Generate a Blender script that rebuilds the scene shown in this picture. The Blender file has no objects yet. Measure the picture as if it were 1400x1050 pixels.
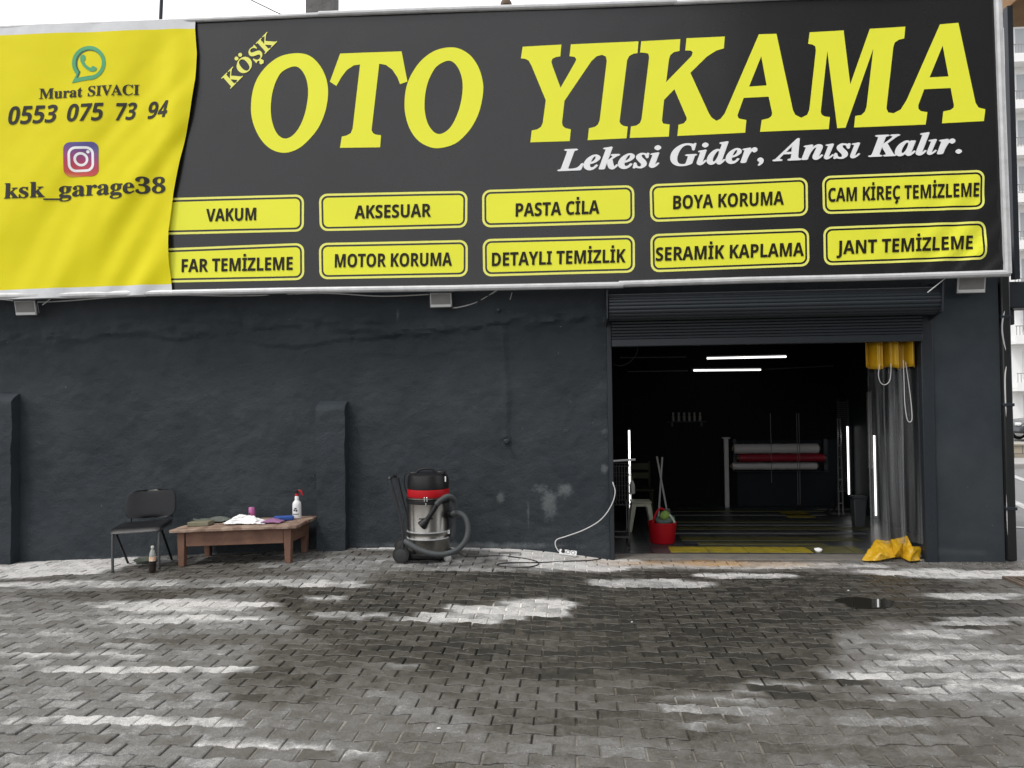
import bpy, bmesh, math, random
import numpy as np
from mathutils import Vector, Matrix, noise as mnoise

random.seed(7); rng = np.random.default_rng(7)
scene = bpy.context.scene
COL = scene.collection

# ------------------------------------------------------------------ camera
F, CX, CY = 1052.0, 700.0, 525.0
H, D = 1.6, 7.816
PITCH, YAW, ROLL = [math.radians(a) for a in (1.35, 4.573, -0.7115)]
_fw = np.array([-math.sin(YAW)*math.cos(PITCH), math.cos(YAW)*math.cos(PITCH), math.sin(PITCH)])
_r0 = np.array([math.cos(YAW), math.sin(YAW), 0.0]); _u0 = np.cross(_r0, _fw)
_rt = _r0*math.cos(ROLL)+_u0*math.sin(ROLL); _up = -_r0*math.sin(ROLL)+_u0*math.cos(ROLL)
CAM = np.array([0.0, -D, H])
cd = bpy.data.cameras.new('camera'); cam = bpy.data.objects.new('camera', cd); COL.objects.link(cam)
cd.sensor_width = 36.0; cd.lens = F/1400*36; cd.clip_start = 0.05; cd.clip_end = 2000
cam.matrix_world = Matrix(((_rt[0], _up[0], -_fw[0], CAM[0]), (_rt[1], _up[1], -_fw[1], CAM[1]),
                           (_rt[2], _up[2], -_fw[2], CAM[2]), (0, 0, 0, 1)))
scene.camera = cam

# ------------------------------------------------------------------ world, sun, exposure
SUN_EL, SUN_AZ = math.radians(57), math.radians(226)      # azimuth clockwise from +Y: left, behind the viewer
world = bpy.data.worlds.new('World'); scene.world = world; world.use_nodes = True
wn = world.node_tree.nodes; wl = world.node_tree.links
bg = wn['Background']; bg.inputs['Strength'].default_value = 0.145
sky = wn.new('ShaderNodeTexSky'); sky.sky_type = 'NISHITA'; sky.sun_disc = False
sky.sun_elevation = SUN_EL; sky.sun_rotation = SUN_AZ; sky.dust_density = 4.0; sky.air_density = 1.0
bw = wn.new('ShaderNodeRGBToBW'); wl.new(sky.outputs[0], bw.inputs[0])
# thin bright overcast: cloud layer over the physical sky
tc = wn.new('ShaderNodeTexCoord'); cn = wn.new('ShaderNodeTexNoise'); cn.inputs['Scale'].default_value = 2.2
cn.inputs['Detail'].default_value = 5; wl.new(tc.outputs['Generated'], cn.inputs['Vector'])
mr = wn.new('ShaderNodeMapRange'); mr.inputs['From Min'].default_value = 0.3; mr.inputs['From Max'].default_value = 0.7
mr.inputs['To Min'].default_value = 9.5; mr.inputs['To Max'].default_value = 13.0; wl.new(cn.outputs[0], mr.inputs[0])
cl = wn.new('ShaderNodeCombineColor'); ml = wn.new('ShaderNodeMath'); ml.operation = 'MULTIPLY'; ml.inputs[1].default_value = 1.02
wl.new(mr.outputs[0], cl.inputs[0]); wl.new(mr.outputs[0], cl.inputs[1]); wl.new(mr.outputs[0], ml.inputs[0]); wl.new(ml.outputs[0], cl.inputs[2])
mx = wn.new('ShaderNodeMix'); mx.data_type = 'RGBA'; mx.inputs[0].default_value = 0.85
wl.new(sky.outputs[0], mx.inputs[6]); wl.new(cl.outputs[0], mx.inputs[7]); wl.new(mx.outputs[2], bg.inputs['Color'])

sd = bpy.data.lights.new('sun', 'SUN'); sun = bpy.data.objects.new('sun', sd); COL.objects.link(sun)
sd.energy = 1.5; sd.angle = math.radians(10); sd.color = (1.0, 0.97, 0.92)
_sdir = Vector((math.sin(SUN_AZ)*math.cos(SUN_EL), math.cos(SUN_AZ)*math.cos(SUN_EL), math.sin(SUN_EL)))
sun.rotation_euler = (-_sdir).to_track_quat('-Z', 'Y').to_euler(); sun.location = (-8, -10, 14)

scene.view_settings.view_transform = 'Standard'; scene.view_settings.look = 'None'
scene.view_settings.exposure = 0.0; scene.view_settings.gamma = 1.0
scene.render.engine = 'CYCLES'
scene.cycles.max_bounces = 8; scene.cycles.transparent_max_bounces = 16
scene.cycles.use_denoising = True

# ------------------------------------------------------------------ geometry of the place
def ray(px, py): return _rt*(px-CX)/F-_up*(py-CY)/F+_fw
def W(px, py, y=0.0):                      # point on the plane y = const seen at that pixel
    d = ray(px, py); return CAM+d*((y-CAM[1])/d[1])
def G(px, py, z=0.0):                      # point on a level plane
    d = ray(px, py); return CAM+d*((z-CAM[2])/d[2])
def XP(px, py, x):                         # point on the plane x = const
    d = ray(px, py); return CAM+d*((x-CAM[0])/d[0])
_gx = np.array([-12, -5.9, -5.0, -2.31, -1.4, -0.65, -0.23, 0.35, 0.9, 20])
_gz = np.array([-.06, -.04, 0.0, .118, .128, .115, .08, .006, 0.0, 0.0])
def gh(x, y):                              # height of the paved yard
    x = np.asarray(x, float); y = np.asarray(y, float)
    fall = np.exp(-(np.minimum(y, 0)/1.7)**2)
    und = 0.007*np.sin(1.3*x+0.7*y)+0.005*np.sin(2.9*x-1.7*y+1)
    return np.interp(x, _gx, _gz)*fall+und*np.clip(-y/1.0, 0, 1)
def GG(px, py):
    z = 0.0
    for _ in range(25):
        P = G(px, py, z); z = 0.5*z+0.5*float(gh(P[0], P[1]))
    return np.array([P[0], P[1], float(gh(P[0], P[1]))])
def hgt(P, py):                            # height above P, on its vertical, seen at pixel row py
    lo, hi = -1.0, 12.0
    for _ in range(40):
        m = (lo+hi)/2; v = np.array([P[0], P[1], m])-CAM
        yy = CY-F*(v@_up)/(v@_fw)
        if yy > py: lo = m
        else: hi = m
    return (lo+hi)/2

def catmull(pts, n=8, closed=False):
    P = [np.array(p, float) for p in pts]; out = []; N = len(P)
    rngi = range(N) if closed else range(N-1)
    for i in rngi:
        if closed: a, b, c, d = P[i-1], P[i], P[(i+1) % N], P[(i+2) % N]
        else: a, b, c, d = P[max(i-1, 0)], P[i], P[i+1], P[min(i+2, N-1)]
        for k in range(n):
            t = k/n
            out.append(0.5*((2*b)+(-a+c)*t+(2*a-5*b+4*c-d)*t*t+(-a+3*b-3*c+d)*t**3))
    if not closed: out.append(P[-1])
    return out

# ------------------------------------------------------------------ object helpers
ORG = {}
def tag(o, label=None, cat=None, group=None, kind=None):
    if label: o['label'] = label
    if cat: o['category'] = cat
    if group: o['group'] = group
    if kind: o['kind'] = kind
    return o
def thing(name, loc, label, cat, group=None):
    o = bpy.data.objects.new(name, None); COL.objects.link(o); o.location = tuple(float(v) for v in loc); o.empty_display_size = 0.2
    ORG[o] = np.array([float(v) for v in loc]); return tag(o, label, cat, group)

class MB:
    def __init__(s): s.v = []; s.f = []
    def add(s, vs, fs):
        b = len(s.v); s.v += [tuple(float(c) for c in p) for p in vs]; s.f += [tuple(b+i for i in f) for f in fs]; return s
    def box(s, c, size, R=None):
        c = np.array(c, float); hx = np.array(size, float)/2
        vs = [np.array([sx*hx[0], sy*hx[1], sz*hx[2]]) for sz in (-1, 1) for sy in (-1, 1) for sx in (-1, 1)]
        if R is not None: vs = [R@p for p in vs]
        return s.add([p+c for p in vs], [(0, 2, 3, 1), (4, 5, 7, 6), (0, 1, 5, 4), (2, 6, 7, 3), (0, 4, 6, 2), (1, 3, 7, 5)])
    def box2(s, a, b):
        a = np.array(a, float); b = np.array(b, float); return s.box((a+b)/2, np.abs(b-a))
    def tube(s, pts, r, n=10, caps=True, flat=1.0):
        P = [np.array(p, float) for p in pts]; N = len(P); rs = r if hasattr(r, '__len__') else [r]*N
        T = [(P[min(i+1, N-1)]-P[max(i-1, 0)]) for i in range(N)]; T = [t/max(np.linalg.norm(t), 1e-9) for t in T]
        u = np.array([0, 0, 1.0]) if abs(T[0][2]) < .9 else np.array([1.0, 0, 0])
        vs = []
        for i in range(N):
            u = u-T[i]*(u@T[i]); u /= max(np.linalg.norm(u), 1e-9); w = np.cross(T[i], u)
            for k in range(n):
                a = 2*math.pi*k/n; vs.append(P[i]+rs[i]*(math.cos(a)*u+flat*math.sin(a)*w))
        fs = [(i*n+k, i*n+(k+1) % n, (i+1)*n+(k+1) % n, (i+1)*n+k) for i in range(N-1) for k in range(n)]
        if caps: fs += [tuple(range(n))[::-1], tuple((N-1)*n+k for k in range(n))]
        return s.add(vs, fs)
    def cyl(s, p0, p1, r0, r1=None, n=16): return s.tube([p0, p1], [r0, r0 if r1 is None else r1], n)
    def lathe(s, prof, c, n=24, R=None):
        vs = []
        for r, z in prof:
            for k in range(n):
                a = 2*math.pi*k/n; p = np.array([r*math.cos(a), r*math.sin(a), z])
                vs.append((R@p if R is not None else p)+np.array(c, float))
        N = len(prof)
        fs = [(i*n+k, i*n+(k+1) % n, (i+1)*n+(k+1) % n, (i+1)*n+k) for i in range(N-1) for k in range(n)]
        fs += [tuple(range(n))[::-1], tuple((N-1)*n+k for k in range(n))]
        return s.add(vs, fs)
    def grid(s, fn, nu, nv):
        vs = [fn(i/nu, j/nv) for j in range(nv+1) for i in range(nu+1)]
        return s.add(vs, [(j*(nu+1)+i, j*(nu+1)+i+1, (j+1)*(nu+1)+i+1, (j+1)*(nu+1)+i) for j in range(nv) for i in range(nu)])
    def prism(s, poly, d):                 # polygon of 3D points pushed along the vector d
        n = len(poly); P = [np.array(p, float) for p in poly]; d = np.array(d, float)
        return s.add(P+[p+d for p in P], [tuple(range(n))[::-1], tuple(range(n, 2*n))]+[(i, (i+1) % n, n+(i+1) % n, n+i) for i in range(n)])
    def ball(s, c, r, nu=16, nv=10):
        r = r if hasattr(r, '__len__') else (r, r, r)
        vs = []
        for j in range(nv+1):
            t = math.pi*j/nv-math.pi/2; t = max(min(t, math.pi/2-.02), -math.pi/2+.02)
            for k in range(nu):
                a = 2*math.pi*k/nu; vs.append((c[0]+r[0]*math.cos(t)*math.cos(a), c[1]+r[1]*math.cos(t)*math.sin(a), c[2]+r[2]*math.sin(t)))
        fs = [(j*nu+k, j*nu+(k+1) % nu, (j+1)*nu+(k+1) % nu, (j+1)*nu+k) for j in range(nv) for k in range(nu)]
        return s.add(vs, fs+[tuple(range(nu))[::-1], tuple(nv*nu+k for k in range(nu))])
    def build(s, name, mat, parent=None, smooth=35, bevel=None, origin=None, fix=True):
        if parent is not None: org = ORG[parent]
        elif origin is not None: org = np.array(origin, float)
        else: org = np.zeros(3)
        V = np.array(s.v)-org
        me = bpy.data.meshes.new(name); me.from_pydata(V.tolist(), [], s.f); me.update()
        if fix:
            b = bmesh.new(); b.from_mesh(me); bmesh.ops.recalc_face_normals(b, faces=b.faces); b.to_mesh(me); b.free()
        me.materials.append(mat)
        if smooth:
            me.polygons.foreach_set('use_smooth', [True]*len(me.polygons)); me.set_sharp_from_angle(angle=math.radians(smooth))
        o = bpy.data.objects.new(name, me); COL.objects.link(o)
        if parent is not None:
            o.parent = parent; ORG[o] = org
        else:
            o.location = tuple(org); ORG[o] = org
        if bevel:
            m = o.modifiers.new('bevel', 'BEVEL'); m.width = bevel; m.segments = 2; m.limit_method = 'ANGLE'; m.angle_limit = math.radians(40)
        return o

def copy_tree(o, parent=None, offset=None):
    c = o.copy(); COL.objects.link(c); c.parent = parent
    if offset is not None: c.location = tuple(np.array(o.location)+np.array(offset))
    for ch in list(o.children): copy_tree(ch, c)
    return c

# ------------------------------------------------------------------ materials
def mat(name, col, rough=.5, metal=0.0, var=None, bump=None, spec=None, emit=None, rvar=0.0):
    m = bpy.data.materials.new(name); m.use_nodes = True; nt = m.node_tree; p = nt.nodes['Principled BSDF']
    p.inputs['Base Color'].default_value = (*col, 1); p.inputs['Roughness'].default_value = rough; p.inputs['Metallic'].default_value = metal
    if spec is not None: p.inputs['Specular IOR Level'].default_value = spec
    tcn = nt.nodes.new('ShaderNodeTexCoord')
    if var:                                # (scale, second colour, contrast)
        n = nt.nodes.new('ShaderNodeTexNoise'); n.inputs['Scale'].default_value = var[0]; n.inputs['Detail'].default_value = 8; n.inputs['Roughness'].default_value = .65
        nt.links.new(tcn.outputs['Object'], n.inputs['Vector'])
        r = nt.nodes.new('ShaderNodeMapRange'); r.inputs['From Min'].default_value = .5-var[2]; r.inputs['From Max'].default_value = .5+var[2]
        nt.links.new(n.outputs[0], r.inputs[0])
        x = nt.nodes.new('ShaderNodeMix'); x.data_type = 'RGBA'; x.inputs[6].default_value = (*col, 1); x.inputs[7].default_value = (*var[1], 1)
        nt.links.new(r.outputs[0], x.inputs[0]); nt.links.new(x.outputs[2], p.inputs['Base Color'])
        if rvar:
            rr = nt.nodes.new('ShaderNodeMapRange'); rr.inputs['To Min'].default_value = rough-rvar; rr.inputs['To Max'].default_value = rough+rvar
            nt.links.new(n.outputs[0], rr.inputs[0]); nt.links.new(rr.outputs[0], p.inputs['Roughness'])
    if bump:                               # (scale, strength)
        n2 = nt.nodes.new('ShaderNodeTexNoise'); n2.inputs['Scale'].default_value = bump[0]; n2.inputs['Detail'].default_value = 6
        nt.links.new(tcn.outputs['Object'], n2.inputs['Vector'])
        b = nt.nodes.new('ShaderNodeBump'); b.inputs['Strength'].default_value = bump[1]; b.inputs['Distance'].default_value = .01
        nt.links.new(n2.outputs[0], b.inputs['Height']); nt.links.new(b.outputs[0], p.inputs['Normal'])
    if emit:
        p.inputs['Emission Color'].default_value = (*emit[0], 1); p.inputs['Emission Strength'].default_value = emit[1]
    return m

M = {}
M['steel_dark'] = mat('dark_painted_steel', (.018, .022, .027), .42, .0, (30, (.027, .032, .038), .3), (60, .1), .3)
M['shutter'] = mat('shutter_slate_paint', (.018, .023, .028), .36, 0, (18, (.026, .031, .036), .35), None, .35)
M['black_plastic'] = mat('black_plastic', (.008, .008, .009), .38, 0, (40, (.014, .014, .015), .4), (200, .05), .35)
M['black_rubber'] = mat('black_rubber', (.015, .015, .015), .7)
M['black_vinyl'] = mat('black_vinyl', (.008, .0085, .010), .30, 0, (25, (.013, .0135, .015), .4), (140, .12), .28)
M['grey_steel'] = mat('grey_enamel_tube', (.11, .115, .12), .4, .3, (40, (.07, .07, .07), .3))
M['stainless'] = mat('stainless_steel', (.34, .325, .30), .30, 1.0, (10, (.22, .21, .19), .3), None, None, None, .08)
M['chrome'] = mat('chrome', (.75, .75, .75), .15, 1.0)
M['alu'] = mat('white_aluminium', (.62, .63, .64), .4, .15, (9, (.42, .42, .42), .25), (40, .08))
M['red'] = mat('red_plastic', (.45, .008, .014), .4, 0, None, None, .3)
M['hose'] = mat('grey_hose', (.060, .066, .068), .5, 0, None, None, .3)
M['white_plastic'] = mat('white_plastic', (.72, .73, .72), .4)
M['white_cloth'] = mat('white_cloth', (.78, .78, .77), .9, 0, None, (90, .3))
M['white_cable'] = mat('white_cable', (.55, .55, .54), .5)
M['black_cable'] = mat('black_cable', (.01, .01, .01), .5)
M['yellow_print'] = mat('yellow_print', (.82, .83, .055), .42, 0, None, None, .2)
M['yellow_edge'] = mat('pale_yellow_print', (.83, .83, .18), .42, 0, None, None, .2)
M['white_print'] = mat('white_print', (.82, .83, .84), .42)
M['black_print'] = mat('black_print', (.018, .014, .008), .45, 0, None, None, .2)
M['dark_print'] = mat('dark_grey_print', (.030, .028, .023), .45, 0, None, None, .2)
M['green_print'] = mat('green_print', (.055, .33, .13), .45)
M['dark_green_print'] = mat('dark_green_print', (.02, .09, .045), .45)
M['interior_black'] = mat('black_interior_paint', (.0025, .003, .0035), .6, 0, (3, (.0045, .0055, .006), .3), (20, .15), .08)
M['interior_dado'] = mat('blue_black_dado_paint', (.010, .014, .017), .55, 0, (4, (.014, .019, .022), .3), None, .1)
M['concrete'] = mat('pale_concrete', (.30, .29, .27), .85, 0, (9, (.18, .175, .165), .25), (60, .4))
M['tube'] = mat('lit_tube', (.8, .8, .8), .4, 0, None, None, None, ((1.0, .99, .97), 2.6))
M['tube_dim'] = mat('lit_strip', (.8, .8, .8), .4, 0, None, None, None, ((1.0, .99, .97), 2.2))

# ------------------------------------------------------------------ paved yard
TW, TH, AMP, GAP = 0.212, 0.106, 0.017, 0.0062
BL = [  # dry (1) and wet (0) patches: pixel centre, pixel radii, value
 (150, 900, 420, 150, .50), (640, 905, 300, 75, .26), (900, 955, 500, 110, .27), (1280, 1015, 280, 45, .31), (800, 838, 380, 66, .15),
 (1110, 832, 290, 44, .11), (1000, 802, 340, 22, .13), (1010, 885, 230, 44, .12), (450, 1000, 220, 60, .44), (120, 1030, 220, 40, .50), (700, 1030, 500, 26, .40),
 (90, 775, 150, 14, .84), (215, 790, 55, 6, .75), (640, 757, 240, 11, .88), (800, 768, 80, 12, .86), (330, 786, 190, 12, .26), (90, 792, 120, 6, .34),
 (60, 800, 90, 5, .72), (190, 803, 60, 4, .66), (190, 816, 170, 7, .24), (440, 825, 90, 20, .17), (200, 829, 70, 5, .76), (265, 836, 95, 7, .80), (240, 852, 130, 3.5, .78), (410, 808, 95, 4, .74),
 (435, 827, 36, 4, .68), (630, 817, 90, 9, .15), (600, 852, 80, 3.5, .70), (645, 845, 75, 5, .74), (690, 837, 75, 6, .78), (735, 828, 55, 6, .78), (490, 848, 60, 4, .6), (760, 838, 30, 6, .74), (1010, 773, 190, 5, .74), (560, 785, 230, 9, .52),
 (770, 778, 80, 9, .84), (1010, 787, 70, 4, .78), (905, 799, 90, 6, .70), (1300, 783, 130, 6, .80), (1345, 816, 70, 5, .72), (1360, 846, 60, 4, .62),
 (1310, 905, 150, 60, .47), (1350, 853, 60, 4, .62), (1300, 866, 105, 4.5, .68), (1245, 880, 70, 4, .62), (1370, 884, 40, 5, .58), (1310, 895, 105, 5, .72), (1300, 909, 115, 5, .60), (1275, 922, 135, 5.5, .74), (1320, 938, 130, 6, .70), (1285, 952, 90, 4, .60), (1095, 932, 60, 4, .66), (1150, 916, 40, 3, .55), (960, 952, 60, 4, .56), (990, 966, 80, 5, .58), (950, 981, 55, 5, .52), (1040, 978, 50, 4, .50), (1190, 983, 70, 7, .52), (1080, 947, 36, 9, .08),
 (935, 936, 48, 5, .10), (1010, 944, 30, 4, .58), (100, 895, 120, 3, .76), (200, 914, 160, 3.5, .80), (60, 868, 80, 3, .64), (190, 985, 170, 4, .78), (365, 1017, 95, 4.5, .76),
 (470, 1026, 70, 4, .74), (60, 1046, 90, 5, .66), (340, 1042, 100, 4, .62), (415, 935, 110, 28, .24), (330, 880, 160, 8, .34), (520, 870, 130, 14, .20),
 (560, 912, 40, 3, .45), (1215, 838, 60, 5, .10), (600, 1020, 120, 14, .36)]
BW = []
for (px, py, rx, ry, v) in BL:
    c = G(px, py); a = G(px+rx, py); t = G(px, py-min(ry, (py-560)*.6)); b = G(px, py+ry)
    BW.append((c[0], c[1], abs(a[0]-c[0]), abs(t[1]-b[1])/2, v))
def vnoise(x, y, s, seed):
    return np.array([mnoise.noise(Vector((a*s+seed, b*s-seed, seed*.37))) for a, b in zip(np.ravel(x), np.ravel(y))])
def dryness(x, y):
    nx = x+0.22*vnoise(x, y, 1.6, 3.1)+.13*vnoise(x, y, 6, 5.5); ny = y+0.08*vnoise(x*.6, y, 1.9, 9.4)+.035*vnoise(x*.6, y, 7, 2.2)
    v = np.full(len(x), .40)+.12*vnoise(x, y, .8, 1.7)
    for cx, cy, rx, ry, val in BW:
        q = np.sqrt(((nx-cx)/rx)**2+((ny-cy)/ry)**2)
        a = np.clip((1.14-q)/.24, 0, 1); a = a*a*(3-2*a)
        v = v*(1-a)+val*a
    return v
_ra = G(930, 775)
def rust(x, y):
    return 1.6*np.clip(1.1-np.abs((x-1.25)/1.3), 0, 1)*np.exp(-((y+.14+.03*np.sin(x*4))/.13)**2)*(0.65+.5*vnoise(x, y, 5, 4.4))

def paving_material(joint=False):
    m = bpy.data.materials.new('joint_sand' if joint else 'concrete_paver'); m.use_nodes = True; nt = m.node_tree; N = nt.nodes; L = nt.links
    p = N['Principled BSDF']
    at = N.new('ShaderNodeAttribute'); at.attribute_name = 'stain'; sp = N.new('ShaderNodeSeparateColor'); L.new(at.outputs['Color'], sp.inputs[0])
    tcn = N.new('ShaderNodeTexCoord')
    def nz(scale, detail=6, rough=.6):
        n = N.new('ShaderNodeTexNoise'); n.inputs['Scale'].default_value = scale; n.inputs['Detail'].default_value = detail; n.inputs['Roughness'].default_value = rough
        L.new(tcn.outputs['Object'], n.inputs['Vector']); return n.outputs[0]
    def mth(op, a, b=None, clamp=False):
        n = N.new('ShaderNodeMath'); n.operation = op; n.use_clamp = clamp
        for i, v in enumerate((a, b)):
            if v is None: continue
            if isinstance(v, (int, float)): n.inputs[i].default_value = v
            else: L.new(v, n.inputs[i])
        return n.outputs[0]
    n1 = nz(9, 8, .7); n2 = nz(70, 4, .7); n3 = nz(260, 2, .6)
    d = mth('ADD', sp.outputs[0], mth('MULTIPLY', mth('SUBTRACT', n1, .5), .62))
    d = mth('ADD', d, mth('MULTIPLY', mth('SUBTRACT', n2, .5), .50))
    d = mth('ADD', d, mth('MULTIPLY', mth('SUBTRACT', sp.outputs[2], .5), .17 if not joint else 0.0))
    cr = N.new('ShaderNodeValToRGB'); e = cr.color_ramp.elements
    e[0].position = .06; e[0].color = (.030, .028, .024, 1); e[1].position = .86; e[1].color = (.54, .53, .515, 1)
    for pos, c in ((.20, (.062, .056, .046)), (.40, (.113, .107, .097)), (.54, (.17, .168, .163)), (.68, (.31, .306, .298))):
        el = e.new(pos); el.color = (*c, 1)
    L.new(d, cr.inputs[0])
    # aggregate speckle
    spk = N.new('ShaderNodeMapRange'); spk.inputs['From Min'].default_value = .32; spk.inputs['From Max'].default_value = .68
    spk.inputs['To Min'].default_value = .58; spk.inputs['To Max'].default_value = 1.42; L.new(n3, spk.inputs[0])
    mu = N.new('ShaderNodeMix'); mu.data_type = 'RGBA'; mu.blend_type = 'MULTIPLY'; mu.inputs[0].default_value = 1.0
    L.new(cr.outputs[0], mu.inputs[6]); cc = N.new('ShaderNodeCombineColor')
    for i in range(3): L.new(spk.outputs[0], cc.inputs[i])
    L.new(cc.outputs[0], mu.inputs[7])
    ru = N.new('ShaderNodeMix'); ru.data_type = 'RGBA'; ru.inputs[7].default_value = (.42, .25, .10, 1)
    L.new(mth('MULTIPLY', sp.outputs[1], mth('ADD', n1, .25), True), ru.inputs[0]); L.new(mu.outputs[2], ru.inputs[6])
    last = ru.outputs[2]
    if joint:
        dk = N.new('ShaderNodeMix'); dk.data_type = 'RGBA'; dk.blend_type = 'MULTIPLY'; dk.inputs[0].default_value = 1.0
        L.new(last, dk.inputs[6])
        jr = N.new('ShaderNodeValToRGB'); jr.color_ramp.elements[0].position = .45; jr.color_ramp.elements[0].color = (.22, .21, .20, 1)
        jr.color_ramp.elements[1].position = .75; jr.color_ramp.elements[1].color = (1.7, 1.66, 1.58, 1); L.new(sp.outputs[2], jr.inputs[0])
        L.new(jr.outputs[0], dk.inputs[7]); last = dk.outputs[2]
    L.new(last, p.inputs['Base Color'])
    rr = N.new('ShaderNodeMapRange'); rr.inputs['From Min'].default_value = .1; rr.inputs['From Max'].default_value = .6
    rr.inputs['To Min'].default_value = .33; rr.inputs['To Max'].default_value = .92; L.new(d, rr.inputs[0]); L.new(rr.outputs[0], p.inputs['Roughness'])
    b = N.new('ShaderNodeBump'); b.inputs['Strength'].default_value = .8; b.inputs['Distance'].default_value = .005
    L.new(mth('ADD', n2, mth('MULTIPLY', n3, .6)), b.inputs['Height']); L.new(b.outputs[0], p.inputs['Normal'])
    return m

def set_stain(me, R, Gc, B):
    ca = me.color_attributes.new('stain', 'FLOAT_COLOR', 'POINT')
    arr = np.stack([R, Gc, B, np.ones_like(R)], 1).astype(np.float32).ravel(); ca.data.foreach_set('color', arr)

def build_paving():
    hw = TW/2; q1, q2 = .16*TW, .30*TW
    nx = int(17.5/TW); ny = int(8.6/TH)
    V = []; Fc = []; Bv = []; Yc = []
    def outline(ins, r):
        xs = [-hw+ins+.0022, -q2, -q1, q1, q2, hw-ins-.0022]
        hi = lambda x: TH/2+(AMP/2 if abs(x) > (q1+q2)/2 else -AMP/2)-ins
        return [(x, -hi(x)) for x in xs]+[(x, hi(x)) for x in xs[::-1]]
    o0 = np.array(outline(GAP/2, 0)); o1 = np.array(outline(GAP/2+.0045, 0)); n = len(o0)
    base = 0; lst = []
    for j in range(ny):
        y = -TH/2-j*TH+.05
        for i in range(nx):
            x = -8.7+i*TW+(TW/2 if j % 2 else 0)
            jx, jy = rng.normal(0, .0012, 2); dz = rng.normal(0, .0022); tx, ty = rng.normal(0, .010, 2); rot = rng.normal(0, .006)
            ca, sa = math.cos(rot), math.sin(rot); b = rng.random()
            for o, zz in ((o0, -.02), (o0, -.004), (o1, 0.0)):
                px = x+jx+o[:, 0]*ca-o[:, 1]*sa; py = y+jy+o[:, 0]*sa+o[:, 1]*ca
                lst.append(np.stack([px, py, zz+dz+o[:, 0]*tx+o[:, 1]*ty], 1))
            Bv += [b]*(3*n); Yc += [y]*(3*n)
            for k in range(n):
                k2 = (k+1) % n
                Fc.append((base+k, base+k2, base+n+k2, base+n+k)); Fc.append((base+n+k, base+n+k2, base+2*n+k2, base+2*n+k))
            Fc.append(tuple(base+2*n+k for k in range(n))); base += 3*n
    V = np.concatenate(lst); V[:, 2] += gh(V[:, 0], V[:, 1])
    me = bpy.data.meshes.new('paved_yard'); me.from_pydata(V.tolist(), [], Fc); me.update(); me.materials.append(paving_material())
    set_stain(me, dryness(V[:, 0], .4*V[:, 1]+.6*np.array(Yc)), rust(V[:, 0], V[:, 1]), np.array(Bv))
    o = bpy.data.objects.new('paved_yard', me); COL.objects.link(o); tag(o, kind='structure')
    g = MB().grid(lambda u, v: (-8.9+17.8*u, -8.7+8.75*v, 0), 240, 120)
    A = np.array(g.v); fillj = np.clip(.5+1.6*vnoise(A[:, 0], A[:, 1], .9, 7.7)+.7*vnoise(A[:, 0], A[:, 1], 3.1, 2.9)+.16*np.clip(A[:, 0]+1, -2, 2), 0, 1); A[:, 2] = gh(A[:, 0], A[:, 1])-.016+.0085*fillj; g.v = A.tolist()
    jo = g.build('joint_sand', paving_material(True), fix=False); set_stain(jo.data, dryness(A[:, 0], A[:, 1])-.02, rust(A[:, 0], A[:, 1]), fillj); tag(jo, kind='structure')
build_paving()

asphalt = mat('asphalt', (.16, .16, .16), .9, 0, (4, (.22, .22, .215), .3), (300, .4))
s = MB().add([(-700, -700, -.16), (700, -700, -.16), (700, 900, -.16), (-700, 900, -.16)], [(0, 1, 2, 3)]).build('ground', mat('dusty_ground', (.2, .195, .185), .95, 0, (.3, (.28, .27, .25), .3)), smooth=0); tag(s, kind='structure')
s = MB().box2((4.25, .052, -.2), (90, 10.0, -.004)).build('road', asphalt, smooth=0); tag(s, kind='structure')
s = MB().box2((8.85, -30, -.2), (90, .044, -.03)).build('road', asphalt, smooth=0); tag(s, kind='structure')
pa, pb = G(1384, 640), G(1400, 632)
s = MB().box2((4.25, 10.0, -.2), (90, 11.7, .11)).build('pavement', mat('pavement_slabs', (.38, .37, .35), .9, 0, (6, (.28, .27, .26), .3)), bevel=.02, smooth=0); tag(s, kind='structure')
mk = MB()
for (a, b) in (((1380, 649), (1402, 657)), ((1380, 681), (1402, 689)), ((1380, 727), (1402, 730))):
    P, Q = G(*a), G(*b); d = (Q-P)/np.linalg.norm(Q-P); nrm = np.array([-d[1], d[0], 0]); P = P-d*1.0; Q = Q+d*6
    mk.add([P-nrm*.07, Q-nrm*.07, Q+nrm*.07, P+nrm*.07], [(0, 1, 2, 3)])
mk.v = [(x, max(y, .06), .003) for x, y, z in mk.v]
s = mk.build('road_marking', mat('worn_road_paint', (.62, .62, .60), .8, 0, (8, (.25, .25, .25), .2)), smooth=0); tag(s, kind='structure')

# puddle: still water lying between the pavers
pc = GG(1183, 825); pts = []
for k in range(28):
    a = 2*math.pi*k/28; r = 1+.10*math.sin(3*a+1)+.08*math.sin(5*a)
    pts.append((pc[0]+.21*r*math.cos(a), pc[1]+.16*r*math.sin(a), 0))
zp = max(float(gh(p[0], p[1])) for p in pts)+.005
pm = mat('still_water', (.02, .019, .016), .02); pm.node_tree.nodes['Principled BSDF'].inputs['IOR'].default_value = 1.6
pts = [(x, y, zp) for x, y, z in pts]
s = MB().add(pts+[(x*1.0, y*1.0, zp-.006) for x, y, z in pts], [tuple(range(28))]+[(k, (k+1) % 28, 28+(k+1) % 28, 28+k) for k in range(28)]).build('puddle', pm, smooth=0); tag(s, kind='structure')

# ------------------------------------------------------------------ the garage building
XL, XR, ZT = -9.0, 4.125, 2.98                # wall ends, wall top
DX0, DX1, DZ = .375, 3.465, 2.142             # doorway
garage = thing('garage_building', (0, .3, 0), 'dark slate painted single storey car wash building with an open shutter doorway', 'building')

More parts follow.
